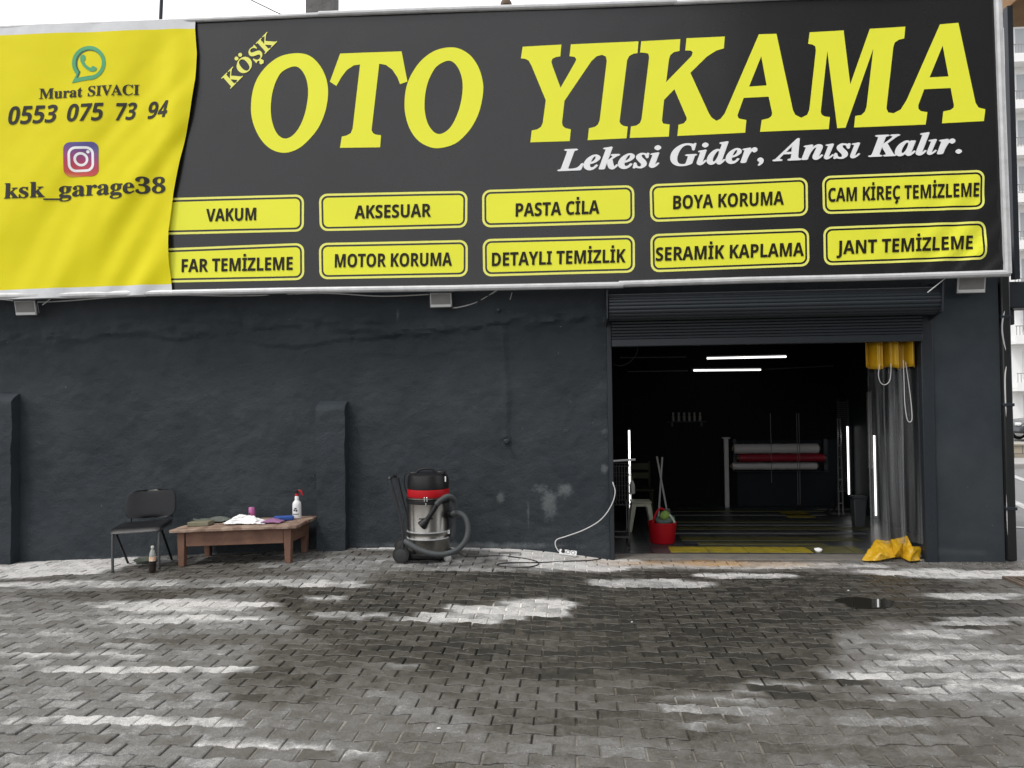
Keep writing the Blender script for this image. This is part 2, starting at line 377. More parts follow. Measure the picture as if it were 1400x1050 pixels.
def wall_material(name, smooth_paint=False):
    m = bpy.data.materials.new(name); m.use_nodes = True; nt = m.node_tree; N = nt.nodes; L = nt.links; p = N['Principled BSDF']
    tcn = N.new('ShaderNodeTexCoord')
    def nz(s, d=8, r=.6):
        n = N.new('ShaderNodeTexNoise'); n.inputs['Scale'].default_value = s; n.inputs['Detail'].default_value = d; n.inputs['Roughness'].default_value = r
        L.new(tcn.outputs['Object'], n.inputs['Vector']); return n.outputs[0]
    a, b, c = nz(1.6), nz(14, 8, .7), nz(110, 4)
    cr = N.new('ShaderNodeValToRGB'); e = cr.color_ramp.elements
    e[0].position = .3; e[0].color = (.028, .035, .041, 1); e[1].position = .72; e[1].color = (.047, .056, .063, 1); p.inputs['Specular IOR Level'].default_value = .42 if smooth_paint else .16; L.new(a, cr.inputs[0])
    at = N.new('ShaderNodeAttribute'); at.attribute_name = 'scuff'; sp = N.new('ShaderNodeSeparateColor'); L.new(at.outputs['Color'], sp.inputs[0])
    r = N.new('ShaderNodeMapRange'); r.inputs['From Min'].default_value = .46; r.inputs['From Max'].default_value = .68
    ad = N.new('ShaderNodeMath'); ad.operation = 'MULTIPLY_ADD'; ad.inputs[1].default_value = .46; L.new(sp.outputs[0], ad.inputs[0]); L.new(nz(9, 12, .82), ad.inputs[2])
    sb = N.new('ShaderNodeMath'); sb.operation = 'SUBTRACT'; sb.inputs[1].default_value = .22; L.new(ad.outputs[0], sb.inputs[0]); L.new(sb.outputs[0], r.inputs[0])
    x = N.new('ShaderNodeMix'); x.data_type = 'RGBA'; L.new(r.outputs[0], x.inputs[0]); L.new(cr.outputs[0], x.inputs[6]); x.inputs[7].default_value = (.115, .125, .13, 1)
    # pin-prick paint chips
    ch = N.new('ShaderNodeMapRange'); ch.inputs['From Min'].default_value = .775; ch.inputs['From Max'].default_value = .80; L.new(nz(38, 2, .5), ch.inputs[0])
    x2 = N.new('ShaderNodeMix'); x2.data_type = 'RGBA'; L.new(ch.outputs[0], x2.inputs[0]); L.new(x.outputs[2], x2.inputs[6]); x2.inputs[7].default_value = (.22, .22, .22, 1)
    L.new(x2.outputs[2], p.inputs['Base Color'])
    rr = N.new('ShaderNodeMapRange'); rr.inputs['To Min'].default_value = .08 if smooth_paint else .42; rr.inputs['To Max'].default_value = .15 if smooth_paint else .68; L.new(b, rr.inputs[0]); L.new(rr.outputs[0], p.inputs['Roughness'])
    h0 = N.new('ShaderNodeMath'); h0.operation = 'MULTIPLY_ADD'; h0.inputs[1].default_value = .55; L.new(c, h0.inputs[0]); L.new(b, h0.inputs[2])
    mpw = N.new('ShaderNodeMapping'); mpw.inputs['Scale'].default_value = (.95, 1, 1.15); L.new(tcn.outputs['Object'], mpw.inputs[0])
    nw = N.new('ShaderNodeTexNoise'); nw.inputs['Scale'].default_value = 5.5; nw.inputs['Detail'].default_value = 10; nw.inputs['Roughness'].default_value = .62; nw.inputs['Distortion'].default_value = .6; L.new(mpw.outputs[0], nw.inputs['Vector'])
    h = N.new('ShaderNodeMath'); h.operation = 'MULTIPLY_ADD'; h.inputs[1].default_value = .7; L.new(nw.outputs[0], h.inputs[0]); L.new(h0.outputs[0], h.inputs[2])
    bp = N.new('ShaderNodeBump'); bp.inputs['Strength'].default_value = .05 if smooth_paint else 1.0; bp.inputs['Distance'].default_value = .008 if smooth_paint else .016; L.new(h.outputs[0], bp.inputs['Height']); L.new(bp.outputs[0], p.inputs['Normal'])
    return m
M['wall'] = wall_material('slate_paint_on_rough_plaster'); M['wall_smooth'] = wall_material('slate_paint_on_smooth_plaster', True)

def fr(x, z, s, seed, oct_=4): return mnoise.fractal(Vector((x*s, z*s, seed)), 1.0, 2.0, oct_)
_ch = W(690, 460); _ch2 = W(692, 600)
def relief(x, z):                              # how far the plaster stands out of the wall plane
    d = .010*fr(x, z, 1.3, 1.0)+.006*fr(x, z, 5, 2.0)+.003*fr(x, z, 13, 5.0, 2)
    zr = 2.42+.05*math.sin(1.4*x)+.05*fr(x, z, .9, 8)
    band = math.exp(-((z-zr)/.12)**2)
    d += band*(.014+.045*abs(fr(x*.6, z*1.8, 3.2, 5.0))+.016*fr(x*.7, z*1.5, 9, 6.0))
    d += .012*(1 if z > zr+.1 else 0)*min(1, (z-zr-.1)/.05 if z > zr+.1 else 0)*1.2
    lump = max(0, fr(x, z, 2.2, 3.3)); d += .006*lump*(.4+.6*(1 if x > -2.2 else .5))
    if _ch2[2] < z < _ch[2]+.1: d += .016*math.exp(-((x-_ch[0]-.01*math.sin(5*z))/.035)**2)     # buried conduit
    for zl, x0_, x1_, h_, sd_ in ((2.36, -5.6, -2.3, .016, 1.1), (2.27, -3.4, -1.2, .018, 4.3), (2.38, -1.7, .3, .022, 7.9), (2.13, -2.2, -.6, .010, 2.2)):
        if x0_-.3 < x < x1_+.3:
            zz_ = zl+.05*math.sin(2.1*x+sd_)+.045*fr(x, sd_, 2.3, sd_)+.012*fr(x, sd_, 11, 3, 2); w_ = max(0, min(1, (x-x0_+.3)/.5))*max(0, min(1, (x1_+.3-x)/.5))
            q_ = max(0.0, min(1.0, (z-zz_)/.014)); d += h_*w_*q_*math.exp(-max(0, z-zz_)/.22)
    if z < .4: d += .010*(1-z/.4)*(.6+.6*fr(x, z, 5, 4))
    return d*1.35
SC = [(752, 690, 14, 26, .95), (738, 668, 16, 12, .7), (772, 670, 16, 14, .85), (685, 680, 7, 11, 1.0), (722, 704, 3, 24, .9), (690, 715, 60, 12, .40), (745, 728, 70, 18, .34),
      (640, 746, 200, 6, .9), (320, 762, 300, 4, .7), (545, 430, 3, 14, .8), (840, 430, 6, 40, .5), (780, 588, 30, 4, .4), (826, 590, 8, 7, .8), (826, 640, 6, 8, .9), (330, 560, 60, 30, .2)]
SCW = [(W(px, py), rx*7.8/F, ry*7.8/F, v) for px, py, rx, ry, v in SC]
def scuff(x, z):
    s = 0
    for c, rx, rz, v in SCW:
        q = ((x-c[0])/rx)**2+((z-c[2])/rz)**2
        if q < 4: s = max(s, v*math.exp(-q*1.1))
    return s
def wall_panel(x0, x1, z0, z1, step, amp=1.0, name='front_wall', m=None, extra=None):
    nu, nv = max(2, int((x1-x0)/step)), max(2, int((z1-z0)/step)); g = MB()
    def fn(u, v):
        x, z = x0+(x1-x0)*u, z0+(z1-z0)*v; return (x, -amp*relief(x, z)-(extra(x, z) if extra else 0), z)
    g.grid(fn, nu, nv); nfront = len(g.v)
    rim = [i for i in range(nu+1)]+[(j+1)*(nu+1)-1 for j in range(1, nv+1)]+[nv*(nu+1)+i for i in range(nu-1, -1, -1)]+[j*(nu+1) for j in range(nv-1, 0, -1)]
    b = len(g.v); g.v += [(g.v[i][0], .25, g.v[i][2]) for i in rim]; n = len(rim)
    g.f += [(rim[k], b+k, b+(k+1) % n, rim[(k+1) % n]) for k in range(n)]; g.f.append(tuple(b+k for k in range(n)))
    o = g.build(name, m or M['wall'], garage, smooth=50)
    ca = o.data.color_attributes.new('scuff', 'FLOAT_COLOR', 'POINT')
    ca.data.foreach_set('color', np.array([(scuff(p[0], p[2]), 0, 0, 1) for p in g.v], np.float32).ravel())
    return o
wall_panel(XL, DX0-.035, -.25, ZT, .022)
wall_panel(DX1+.03, XR, -.25, ZT, .028, .10, 'door_pillar', M['wall_smooth'])
wall_panel(DX0-.035, DX1+.03, 2.66, ZT, .05, .3, 'lintel')

# low buttresses against the wall
def buttress(x0, x1, ztop, dep):
    g = MB()
    def fn(u, v):
        t = min(v/.9, 1.0); z = -.2+(ztop+.2)*v
        shrink = 1.0 if v < .955 else 1-((v-.955)/.045)**1.6
        a = u*3                                         # left side, face, right side
        if a < 1: x, y = x0+.012*fr(0, z, 4, 3), -dep*a*shrink
        elif a < 2: x, y = x0+(x1-x0)*(a-1), -dep*shrink
        else: x, y = x1+.012*fr(1, z, 4, 6), -dep*(3-a)*shrink
        return (x, y-.012*fr(x, z, 3, 9)-.006*fr(x, z, 11, 2)+(.0), z)
    g.grid(fn, 45, 70); return g.build('buttress', M['wall'], garage, smooth=60)
b0, b1 = W(438, 650), W(478, 650); buttress(b0[0], b1[0]-.01, W(450, 548)[2], .13)
b1 = W(27, 650); buttress(-6.9, b1[0], W(10, 538)[2], .13)

# the rest of the shell
t = MB().box2((DX1+.031+.0, .2501, -.1), (XR, 4.15, ZT-.1)); 
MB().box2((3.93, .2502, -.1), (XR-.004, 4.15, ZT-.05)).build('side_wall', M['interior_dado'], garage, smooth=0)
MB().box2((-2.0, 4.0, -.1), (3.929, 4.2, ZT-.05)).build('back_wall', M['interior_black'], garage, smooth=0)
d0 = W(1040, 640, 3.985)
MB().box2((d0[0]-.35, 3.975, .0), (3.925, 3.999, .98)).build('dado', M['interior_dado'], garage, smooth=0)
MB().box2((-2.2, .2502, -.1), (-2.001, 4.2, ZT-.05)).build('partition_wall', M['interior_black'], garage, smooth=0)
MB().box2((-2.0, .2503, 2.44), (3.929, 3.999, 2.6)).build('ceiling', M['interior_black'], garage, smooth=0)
MB().box2((XL, .2504, ZT-.12), (-2.201, 4.2, ZT-.06)).build('roof_slab', M['concrete'], garage, smooth=0)
MB().box2((XL, .0, ZT+.001), (XR, 4.25, ZT+.12)).build('roof', M['concrete'], garage, smooth=0)
MB().box2((XL, 4.0, -.1), (-2.201, 4.2, ZT-.13)).build('rear_wall', M['wall_smooth'], garage, smooth=0)
MB().box2((DX0-.03, .03, -.06), (DX1+.03, .30, .012)).build('threshold', mat('dirty_concrete_sill', (.10, .095, .088), .8, 0, (7, (.19, .17, .145), .25), (60, .4)), garage, bevel=.01)
bx = MB().box2((XR+.003, .06, 2.46), (XR+1.4, .32, 2.72)); bx.box2((XR+.003, .12, 2.30), (XR+.22, .26, 2.459))
bx.build('canopy_beam', M['steel_dark'], garage, bevel=.015)

# floor of clip-together garage tiles
fl = MB(); fl.box2((-2.0, .301, -.1), (3.929, 3.999, .006))
def floor_material():
    m = bpy.data.materials.new('black_grid_tiles'); m.use_nodes = True; nt = m.node_tree; N = nt.nodes; L = nt.links; p = N['Principled BSDF']
    g = N.new('ShaderNodeNewGeometry'); b = N.new('ShaderNodeTexBrick'); b.offset = 0; b.inputs['Scale'].default_value = 1.0
    b.inputs['Brick Width'].default_value = .40; b.inputs['Row Height'].default_value = .066; b.inputs['Mortar Size'].default_value = .009
    b.inputs['Color1'].default_value = (.075, .082, .088, 1); b.inputs['Color2'].default_value = (.018, .021, .026, 1); b.inputs['Mortar'].default_value = (.006, .006, .006, 1)
    L.new(g.outputs['Position'], b.inputs['Vector']); L.new(b.outputs[0], p.inputs['Base Color']); p.inputs['Roughness'].default_value = .34; p.inputs['Specular IOR Level'].default_value = .5
    bp = N.new('ShaderNodeBump'); bp.inputs['Strength'].default_value = .6; bp.inputs['Distance'].default_value = .01; bp.invert = True
    L.new(b.outputs['Fac'], bp.inputs['Height']); L.new(bp.outputs[0], p.inputs['Normal']); return m
M['tiles'] = floor_material(); fl.build('tiled_floor', M['tiles'], garage, smooth=0)
def tile_mat(name, c, c2): return mat(name, c, .42, 0, (9, c2, .3), (160, .3))
yt = tile_mat('yellow_tile', (.40, .31, .02), (.10, .085, .02)); yo = tile_mat('olive_worn_tile', (.13, .12, .03), (.05, .05, .03)); gt = tile_mat('grey_tile', (.16, .165, .16), (.08, .08, .08))
def strip(px0, px1, pya, pyb, m):
    mb = MB(); y0, y1 = G(px0, pyb)[1], G(px0, pya)[1]; y0 = max(y0, .315); xs = G(px0, pyb)[0]; xe = G(px1, pyb)[0]; x = xs
    while x < xe-.02:
        w = min(.40, xe-x); mb.box2((x+.004, y0, .004), (x+w-.004, y1, .011)); x += .40
    mb.build('floor_tile_row', m, garage, smooth=0, bevel=.003)
strip(917, 1112, 748.5, 756, yt); strip(955, 1130, 743, 746, yo); strip(1115, 1186, 748, 757, yo); strip(932, 1180, 735, 740, yo); strip(925, 1190, 721.5, 724.5, yo); strip(900, 1140, 713, 715, yo); strip(905, 1185, 728.5, 730.5, gt); strip(920, 1170, 717.5, 719, gt); strip(890, 1130, 704, 705.5, gt); strip(890, 1130, 699, 700, yo)
mb = MB(); P = G(1064, 700); Q = G(1094, 708)
mb.box2((P[0], Q[1], .004), (P[0]+.35, P[1], .011)); mb.build('floor_tile_row', yt, garage, smooth=0, bevel=.003)
mb = MB(); P = G(1112, 696); mb.box2((P[0], P[1]-.12, .004), (P[0]+.5, P[1]+.02, .011)); mb.build('floor_tile_row', gt, garage, smooth=0, bevel=.003); mb = MB(); P = G(1134, 702); mb.box2((P[0], P[1]-.1, .004), (P[0]+.25, P[1]+.02, .011)); mb.build('floor_tile_row', gt, garage, smooth=0, bevel=.003)

# door jambs and shutter
for x0, x1 in ((DX0-.034, DX0+.012), (DX1-.012-.07, DX1+.029)):
    j = MB().box2((x0, -.028, -.03), (x1, .022, 2.655)); j.box2((x0+.008, .022, -.03), (x1-.008, .10, 2.6)); j.build('shutter_guide', M['steel_dark'], garage, bevel=.006)
MB().box2((DX1-.40, .105, .0), (DX1+.029, .245, 2.4)).build('inner_jamb', M['steel_dark'], garage, bevel=.006) if False else None
shutter = bpy.data.objects.new('roller_shutter', bpy.data.meshes.new('roller_shutter'))
RZ = 2.52; RR = .130
roll = MB(); n = 300
prof = []
for k in range(n):
    a = 2*math.pi*k/n; r = RR+.010*abs(math.sin(a*10))**.6-.006
    prof.append((r*math.cos(a)-.165, RZ+r*math.sin(a)))
vs = [(x, y, z) for x in (DX0-.02, DX1-.005) for y, z in prof]
roll.add(vs, [(k, (k+1) % n, n+(k+1) % n, n+k) for k in range(n)]+[tuple(range(n)), tuple(n+k for k in range(n))[::-1]])
shutter = roll.build('roller_shutter', M['shutter'], garage, smooth=22)
cur = MB(); zz = []; z = 2.215
cl_ = []
while z < 2.44:
    for k, dy in ((0, 0.0), (.004, -.007), (.020, -.009), (.027, -.004), (.0295, 0.004)): cl_.append((-.062+dy, z+k))
    z += .03
m_ = len(cl_); vs = [(x, y, zz_) for x in (DX0+.013, DX1-.083) for y, zz_ in cl_]
cur.add(vs, [(k, k+1, m_+k+1, m_+k) for k in range(m_-1)]); cur.box2((DX0+.013, -.048, 2.215), (DX1-.083, -.03, 2.44))
cur.build('slat_curtain', M['shutter'], shutter, smooth=25)
MB().box2((DX0+.013, -.078, DZ), (DX1-.083, -.028, 2.213)).build('bottom_bar', M['shutter'], shutter, bevel=.005)
for x in (DX0-.045, DX1-.004):
    e = MB().prism([(x, -.012, 2.34), (x, -.30, 2.40), (x, -.33, 2.68), (x, -.012, 2.70)], (.016, 0, 0)); e.cyl((x-.006 if x < 2 else x+.016, -.165, RZ), (x if x < 2 else x+.024, -.165, RZ), .03); e.build('end_plate', M['steel_dark'], shutter, bevel=.003)

# ------------------------------------------------------------------ shop sign
SY = -.34
def S(px, py, off=0.0): return W(px, py, SY-off)
def wrink(x, z):
    return .003*math.sin(3.1*(x+z)+1.5*math.sin(2*z))+.003*fr(x, z, 1.3, 12, 2)+.0012*math.sin(13*(x-.8*z))*max(0, fr(x, z, .9, 4, 2))+.014*max(0, min(1, (x-2.7)/1.3))*max(0, min(1, (3.9-z)/1.1))*math.sin(21*(x-.85*z)+2*fr(x, z, 1.1, 5, 2))
sign = thing('shop_sign', (S(700, 395)[0], SY, 2.75), 'wide black vinyl shop sign with huge yellow OTO YIKAMA letters above the wall', 'shop sign')
def bil(c, u, v):
    c = [np.array(p, float) for p in c]; return (c[0]*(1-u)+c[1]*u)*(1-v)+(c[3]*(1-u)+c[2]*u)*v
QB = [(-130, 45), (1363, -14), (1377, 374), (-130, 409)]
g = MB()
def fn(u, v):
    p = bil(QB, u, v); P = S(*p); P[1] -= wrink(P[0], P[2]); 
    return P
g.grid(fn, 260, 80)
def vinyl(name, c, c2, rough=.40):
    return mat(name, c, rough, 0, (1.2, c2, .25), (5, .08), None, None, .04)
g.build('black_banner', vinyl('black_vinyl_banner', (.012, .012, .0125), (.015, .015, .016), .27), sign, smooth=60, fix=False)
corners = [S(*p) for p in QB]
bk = MB(); c4 = [c+np.array([0, .02, 0]) for c in corners]; bk.prism(c4, (0, .12, 0)); bk.build('sign_box', M['alu'], sign, smooth=0)
def bar(a, b, r, name='frame_tube', mt=None, par=None, off=.012, n=10):
    A_, B_ = S(*a, off), S(*b, off); o = MB().tube([A_, (A_*2+B_)/3+np.array([0, 0, .004]), (A_+2*B_)/3-np.array([0, 0, .003]), B_], r, n).build(name, mt or M['alu'], par or sign); return o
bar((180, 401.5), (852, 389.5), .031); bar((846, 388.5), (1380, 373.5), .032)
bar((1363.5, -16), (1377.5, 374), .036); bar((-130, 44), (440, 20), .022); bar((436, 19.5), (925, 2.5), .028); bar((922, 4), (1370, -15), .022); bar((-130, 408), (200, 401), .035)
for px in (100, 500, 900, 1250):
    br = MB(); a = S(px, 60); b = np.array([a[0], 2.6, 3.1]); br.tube([a+np.array([0, .14, 0]), b], .03, 8)
    br.build('back_brace', M['alu'], sign)

EDGE = [(268.5, 29), (268.5, 41), (271.5, 75), (270, 110), (262, 160), (250, 215), (240, 265), (233.5, 315), (234, 360), (236.5, 389), (238, 403)]
EY = [e[1] for e in EDGE]; EX = [e[0] for e in EDGE]
def fold(x, z):
    xr = S(255, 200)[0]; t = max(0.0, min(1.0, (x-xr+2.2)/2.2)); b = max(0, min(1, (5.3-z)/2.3))
    a = x*.80-z*.60
    d = .015*t*math.sin(8*a+1.3*math.sin(1.1*z))+.011*t*t*math.sin(17*a+1.0)*(.3+b)+.011*b*math.sin(6.5*a+2)+.007*b*t*math.sin(26*a+3*math.sin(2*z))+.006*fr(x, z, 1.5, 3)+.006*math.sin(2.2*x)
    e = math.exp(-((x-xr-.12*math.sin(z))/.14)**2); d += .028*e
    return d+.034
def YB(px, py, off=0.0):
    P = S(px, py); P[1] -= fold(P[0], P[2])+off; return P

# lettering helpers: flat outlines are filled, then laid on the vinyl as thin print
def fill(polys, res=1):
    cu = bpy.data.curves.new('outline', 'CURVE'); cu.dimensions = '2D'; cu.fill_mode = 'BOTH'
    for P in polys:
        sp = cu.splines.new('POLY'); sp.points.add(len(P)-1); sp.use_cyclic_u = True
        for q, pt in zip(P, sp.points): pt.co = (q[0]/100, -q[1]/100, 0, 1)
    o = bpy.data.objects.new('outline', cu); COL.objects.link(o); bpy.context.view_layer.update()
    me = o.to_mesh(); V = [(v.co.x*100, -v.co.y*100) for v in me.vertices]; Fc = [tuple(p.vertices) for p in me.polygons]
    o.to_mesh_clear(); bpy.data.objects.remove(o); bpy.data.curves.remove(cu)
    return V, Fc
def text_mesh(body):
    cu = bpy.data.curves.new('lettering', 'FONT'); cu.body = body; cu.resolution_u = 6; o = bpy.data.objects.new('lettering', cu); COL.objects.link(o)
    bpy.context.view_layer.update(); me = o.to_mesh()
    V = np.array([(v.co.x, v.co.y) for v in me.vertices]); Fc = [tuple(p.vertices) for p in me.polygons]
    o.to_mesh_clear(); bpy.data.objects.remove(o); bpy.data.curves.remove(cu); return V, Fc
def conv(s, style):
    out = ''
    for ch in s:
        o = ord(ch)
        if style == 'bi':
            if ch == 'ı': out += chr(0x1D6A4); continue
            b = (0x1D468, 0x1D482, None)
        elif style == 'b': b = (0x1D400, 0x1D41A, 0x1D7CE)
        else: b = (0x1D5D4, 0x1D5EE, 0x1D7EC)
        ch2 = {'İ': 'I', 'Ç': 'C', 'Ö': 'O', 'Ş': 'S', 'ı': 'I'}.get(ch, ch); o = ord(ch2)
        if 'A' <= ch2 <= 'Z': out += chr(b[0]+o-65)
        elif 'a' <= ch2 <= 'z': out += chr(b[1]+o-97)
        elif '0' <= ch2 <= '9' and b[2]: out += chr(b[2]+o-48)
        else: out += ch2
    return out
CAPH = {}
def word_px(s, style, O, X, U, bold=0.0, ref=None):
    """text with its baseline from O to X and its capital height along U, in picture units of the sign"""
    if style not in CAPH: CAPH[style] = text_mesh(conv('H', style))[0][:, 1].max()
    V, Fc = text_mesh(conv(s, style)); x0, x1 = V[:, 0].min(), V[:, 0].max(); layers = []
    ih = CAPH[style]
    def place(x, y): u = (x-x0)/(x1-x0); return np.array(O, float)*(1-u)+np.array(X, float)*u+np.array(U, float)*(y/ih)
    polys = []
    shifts = [0.0] if not bold else [0.0, -bold, bold]
    out = [([place(x+dx, y) for x, y in V], Fc) for dx in shifts]
    if bold: out += [([place(x, y+bold*.7) for x, y in V], Fc), ([place(x, y-bold*.7) for x, y in V], Fc)]
    for i, ch in enumerate(s):
        if ch in 'İÇ':
            xe = text_mesh(conv(s[:i+1], style))[0][:, 0].max(); wI = np.ptp(text_mesh(conv('I', style))[0][:, 0]) if ch == 'İ' else np.ptp(text_mesh(conv('C', style))[0][:, 0])
            xc = xe-wI/2
            if ch == 'İ': wI = min(wI, .17); q = [(xc-wI*.5, ih*1.10), (xc+wI*.5, ih*1.10), (xc+wI*.5, ih*1.32), (xc-wI*.5, ih*1.32)]
            else: q = [(xc-.02, 0), (xc+.10, 0), (xc+.16, -.10), (xc+.06, -.23), (xc-.10, -.22), (xc-.10, -.15), (xc+.02, -.15), (xc+.04, -.10), (xc-.02, -.07)]
            out.append(([place(*p) for p in q], [tuple(range(len(q)))]))
    return out
def refine(V, Fc, ml):
    b = bmesh.new(); vs = [b.verts.new((p[0], p[1], 0)) for p in V]
    for f in Fc:
        try: b.faces.new([vs[i] for i in f])
        except ValueError: pass
    bmesh.ops.triangulate(b, faces=b.faces)
    for _ in range(5):
        es = [e for e in b.edges if e.calc_length() > ml]
        if not es: break
        bmesh.ops.subdivide_edges(b, edges=es, cuts=1); bmesh.ops.triangulate(b, faces=[f for f in b.faces if len(f.verts) > 3])
    b.verts.index_update(); V2 = [(v.co.x, v.co.y) for v in b.verts]; F2 = [tuple(v.index for v in f.verts) for f in b.faces]; b.free(); return V2, F2
def lay(layers, surf, off, dz=.0004):
    mb = MB(); ml = 7.0 if surf is YB else 9.0
    for k, (V, Fc) in enumerate(layers):
        V, Fc = refine(V, Fc, ml); mb.add([surf(p[0], p[1], off+k*dz) for p in V], Fc)
    return mb
def ss(px, py, off):
    P = S(px, py, off); P[1] -= wrink(P[0], P[2]); return P
def orient(mb):                                # print faces the yard
    out = []
    for f in mb.f:
        a, b, c = [np.array(mb.v[i]) for i in f[:3]]; n = np.cross(b-a, c-a); out.append(f if n[1] < 0 else f[::-1])
    mb.f = out; return mb

def Z(crop, pts): return [(crop[0]+x/6.175, crop[1]+y/6.175) for x, y in pts]
c1, c2, c3, c4_, c5, c6 = (330, 50), (500, 50), (700, 40), (850, 40), (990, 30), (1170, 20)
Oo1 = Z(c1, [(450, 140), (560, 155), (640, 215), (700, 310), (730, 420), (728, 540), (700, 660), (650, 770), (570, 870), (480, 945), (370, 980), (270, 960), (190, 900), (130, 810), (90, 700), (80, 590), (95, 460), (135, 350), (210, 250), (320, 170)])
Oi1 = Z(c1, [(440, 252), (500, 275), (545, 350), (563, 450), (555, 560), (530, 670), (485, 770), (430, 835), (370, 860), (315, 835), (275, 770), (252, 680), (248, 580), (262, 470), (295, 370), (345, 295)])
Oo2 = Z(c2, [(705, 90), (800, 105), (890, 165), (955, 265), (988, 380), (990, 480), (965, 610), (920, 720), (850, 820), (750, 905), (610, 942), (510, 920), (430, 865), (370, 775), (335, 660), (328, 545), (345, 420), (390, 310), (470, 200), (580, 120)])
Oi2 = Z(c2, [(690, 203), (750, 225), (795, 295), (817, 390), (812, 500), (785, 620), (740, 725), (690, 790), (625, 822), (570, 800), (525, 735), (500, 640), (497, 540), (512, 430), (545, 335), (600, 250)])
Tt = Z(c1, [(835, 145)])+Z(c2, [(303, 125), (352, 380), (290, 402), (268, 345), (225, 280), (170, 240), (115, 230), (50, 790), (62, 815), (85, 828), (130, 833), (122, 935)])+Z(c1, [(833, 940), (848, 845), (890, 835), (925, 815), (940, 775), (1003, 237), (950, 245), (890, 285), (845, 345), (803, 418), (748, 382)])
YI = Z(c3, [(90, 148), (417, 130), (408, 230), (370, 236), (342, 250), (332, 275), (345, 320), (410, 495), (535, 275), (543, 255), (530, 235), (485, 228), (497, 128), (1068, 100), (1060, 200), (1025, 205), (990, 225), (972, 260), (967, 300), (908, 780), (918, 800), (940, 815), (977, 822), (967, 920), (638, 937), (650, 837), (700, 825), (725, 805), (740, 770), (800, 265), (792, 230), (760, 216), (715, 228), (670, 270), (443, 605), (422, 790), (428, 815), (450, 835), (497, 846), (487, 945), (155, 955), (167, 855), (215, 845), (245, 825), (260, 790), (285, 600), (165, 310), (140, 265), (110, 250), (75, 247)])
KAMA = Z(c4_, [(165, 100), (495, 82), (488, 182), (445, 190), (412, 215), (400, 250), (375, 445), (590, 225), (600, 195), (585, 180), (537, 178), (547, 75), (870, 62), (862, 162), (800, 180), (720, 230), (580, 367), (735, 705), (760, 745), (800, 772), (835, 755), (870, 710)])+\
    Z(c5, [(293, 105), (442, 100), (580, 745), (600, 785), (650, 810), (700, 785), (718, 745), (775, 240), (770, 205), (745, 190), (710, 185), (722, 87), (1010, 70), (1066, 525)])+\
    Z(c6, [(120, 118), (420, 100), (410, 200), (365, 210), (330, 235), (318, 275), (260, 790), (275, 825), (320, 832), (380, 800), (430, 720), (710, 83), (865, 70), (1010, 745), (1035, 785), (1093, 800), (1080, 900), (727, 918), (738, 818), (800, 805), (825, 785), (827, 765), (800, 620), (578, 630), (528, 765), (530, 795), (550, 815), (605, 823), (590, 928)])+\
    Z(c5, [(1097, 890), (1108, 792), (1160, 785), (1190, 755), (1203, 715)])+Z(c6, [(150, 285)])+Z(c5, [(1025, 893), (955, 897), (872, 245), (815, 760), (825, 785), (850, 798), (893, 803), (883, 905), (303, 928), (317, 828), (375, 815), (400, 795), (405, 770), (375, 632), (165, 642), (112, 790), (125, 815), (188, 828), (178, 935)])+\
    Z(c4_, [(470, 900), (480, 805), (525, 793), (548, 765), (548, 745), (445, 505), (358, 595), (340, 770), (350, 795), (405, 803), (398, 905), (68, 917), (78, 820), (125, 812), (155, 790), (168, 755), (232, 235), (225, 205), (200, 198), (155, 195)])
A1 = Z(c5, [(313, 290), (358, 537), (210, 547)]); A2 = Z(c6, [(733, 262), (782, 522), (623, 530)])
cm = lambda P: [tuple(p) for p in catmull(P, 5, True)]
def letters(name, polys, m, par=sign, off=.004, surf=ss):
    V, Fc = fill(polys); return orient(lay([(V, Fc)], surf, off)).build(name, m, par, smooth=0, fix=False)
for polys in ([cm(Oo1), cm(Oi1)], [Tt], [cm(Oo2), cm(Oi2)], [YI], [KAMA, A1, A2]):
    letters('big_lettering', polys, M['yellow_print'])
def words(name, lst, style, m, par, off=.004, surf=ss, bold=0.0):
    L_ = []
    for s_, O, X, U in lst: L_ += word_px(s_, style, O, X, U, bold)
    mb = orient(lay(L_, surf, off)); return mb.build(name, m, par, smooth=0, fix=False)
words('slogan', [('Lekesi', (763, 233.5), (902, 228), (1, -28.5)), ('Gider,', (917, 226.5), (1043, 221), (1, -28.5)), ('Anısı', (1057, 220), (1175, 215), (1, -28.5)), ('Kalır.', (1188, 214), (1314, 209), (1, -28.5))], 'bi', M['white_print'], sign, bold=.022)
def circ(cx, cy, r, n=20, ry=None): return [(cx+r*math.cos(2*math.pi*k/n), cy+(ry or r)*math.sin(2*math.pi*k/n)) for k in range(n)]
ko = word_px('KÖŞK', 'b', (315.2, 121), (378.6, 56.7), (-12.5, -14.2), .012)
for (x, y) in ((328.2, 74.8), (323.2, 79.9)): ko.append((circ(x, y, 2.7), [tuple(range(20))]))
hook = [(353.5, 82), (357, 80.5), (360.5, 82.5), (360, 86.5), (356.5, 88), (354.5, 86.5), (356.5, 86), (358.3, 84.8), (357.3, 83), (354.6, 83.8)]
ko.append((hook, [tuple(range(10))])); orient(lay(ko, ss, .004)).build('small_name_lettering', M['yellow_edge'], sign, smooth=0, fix=False)

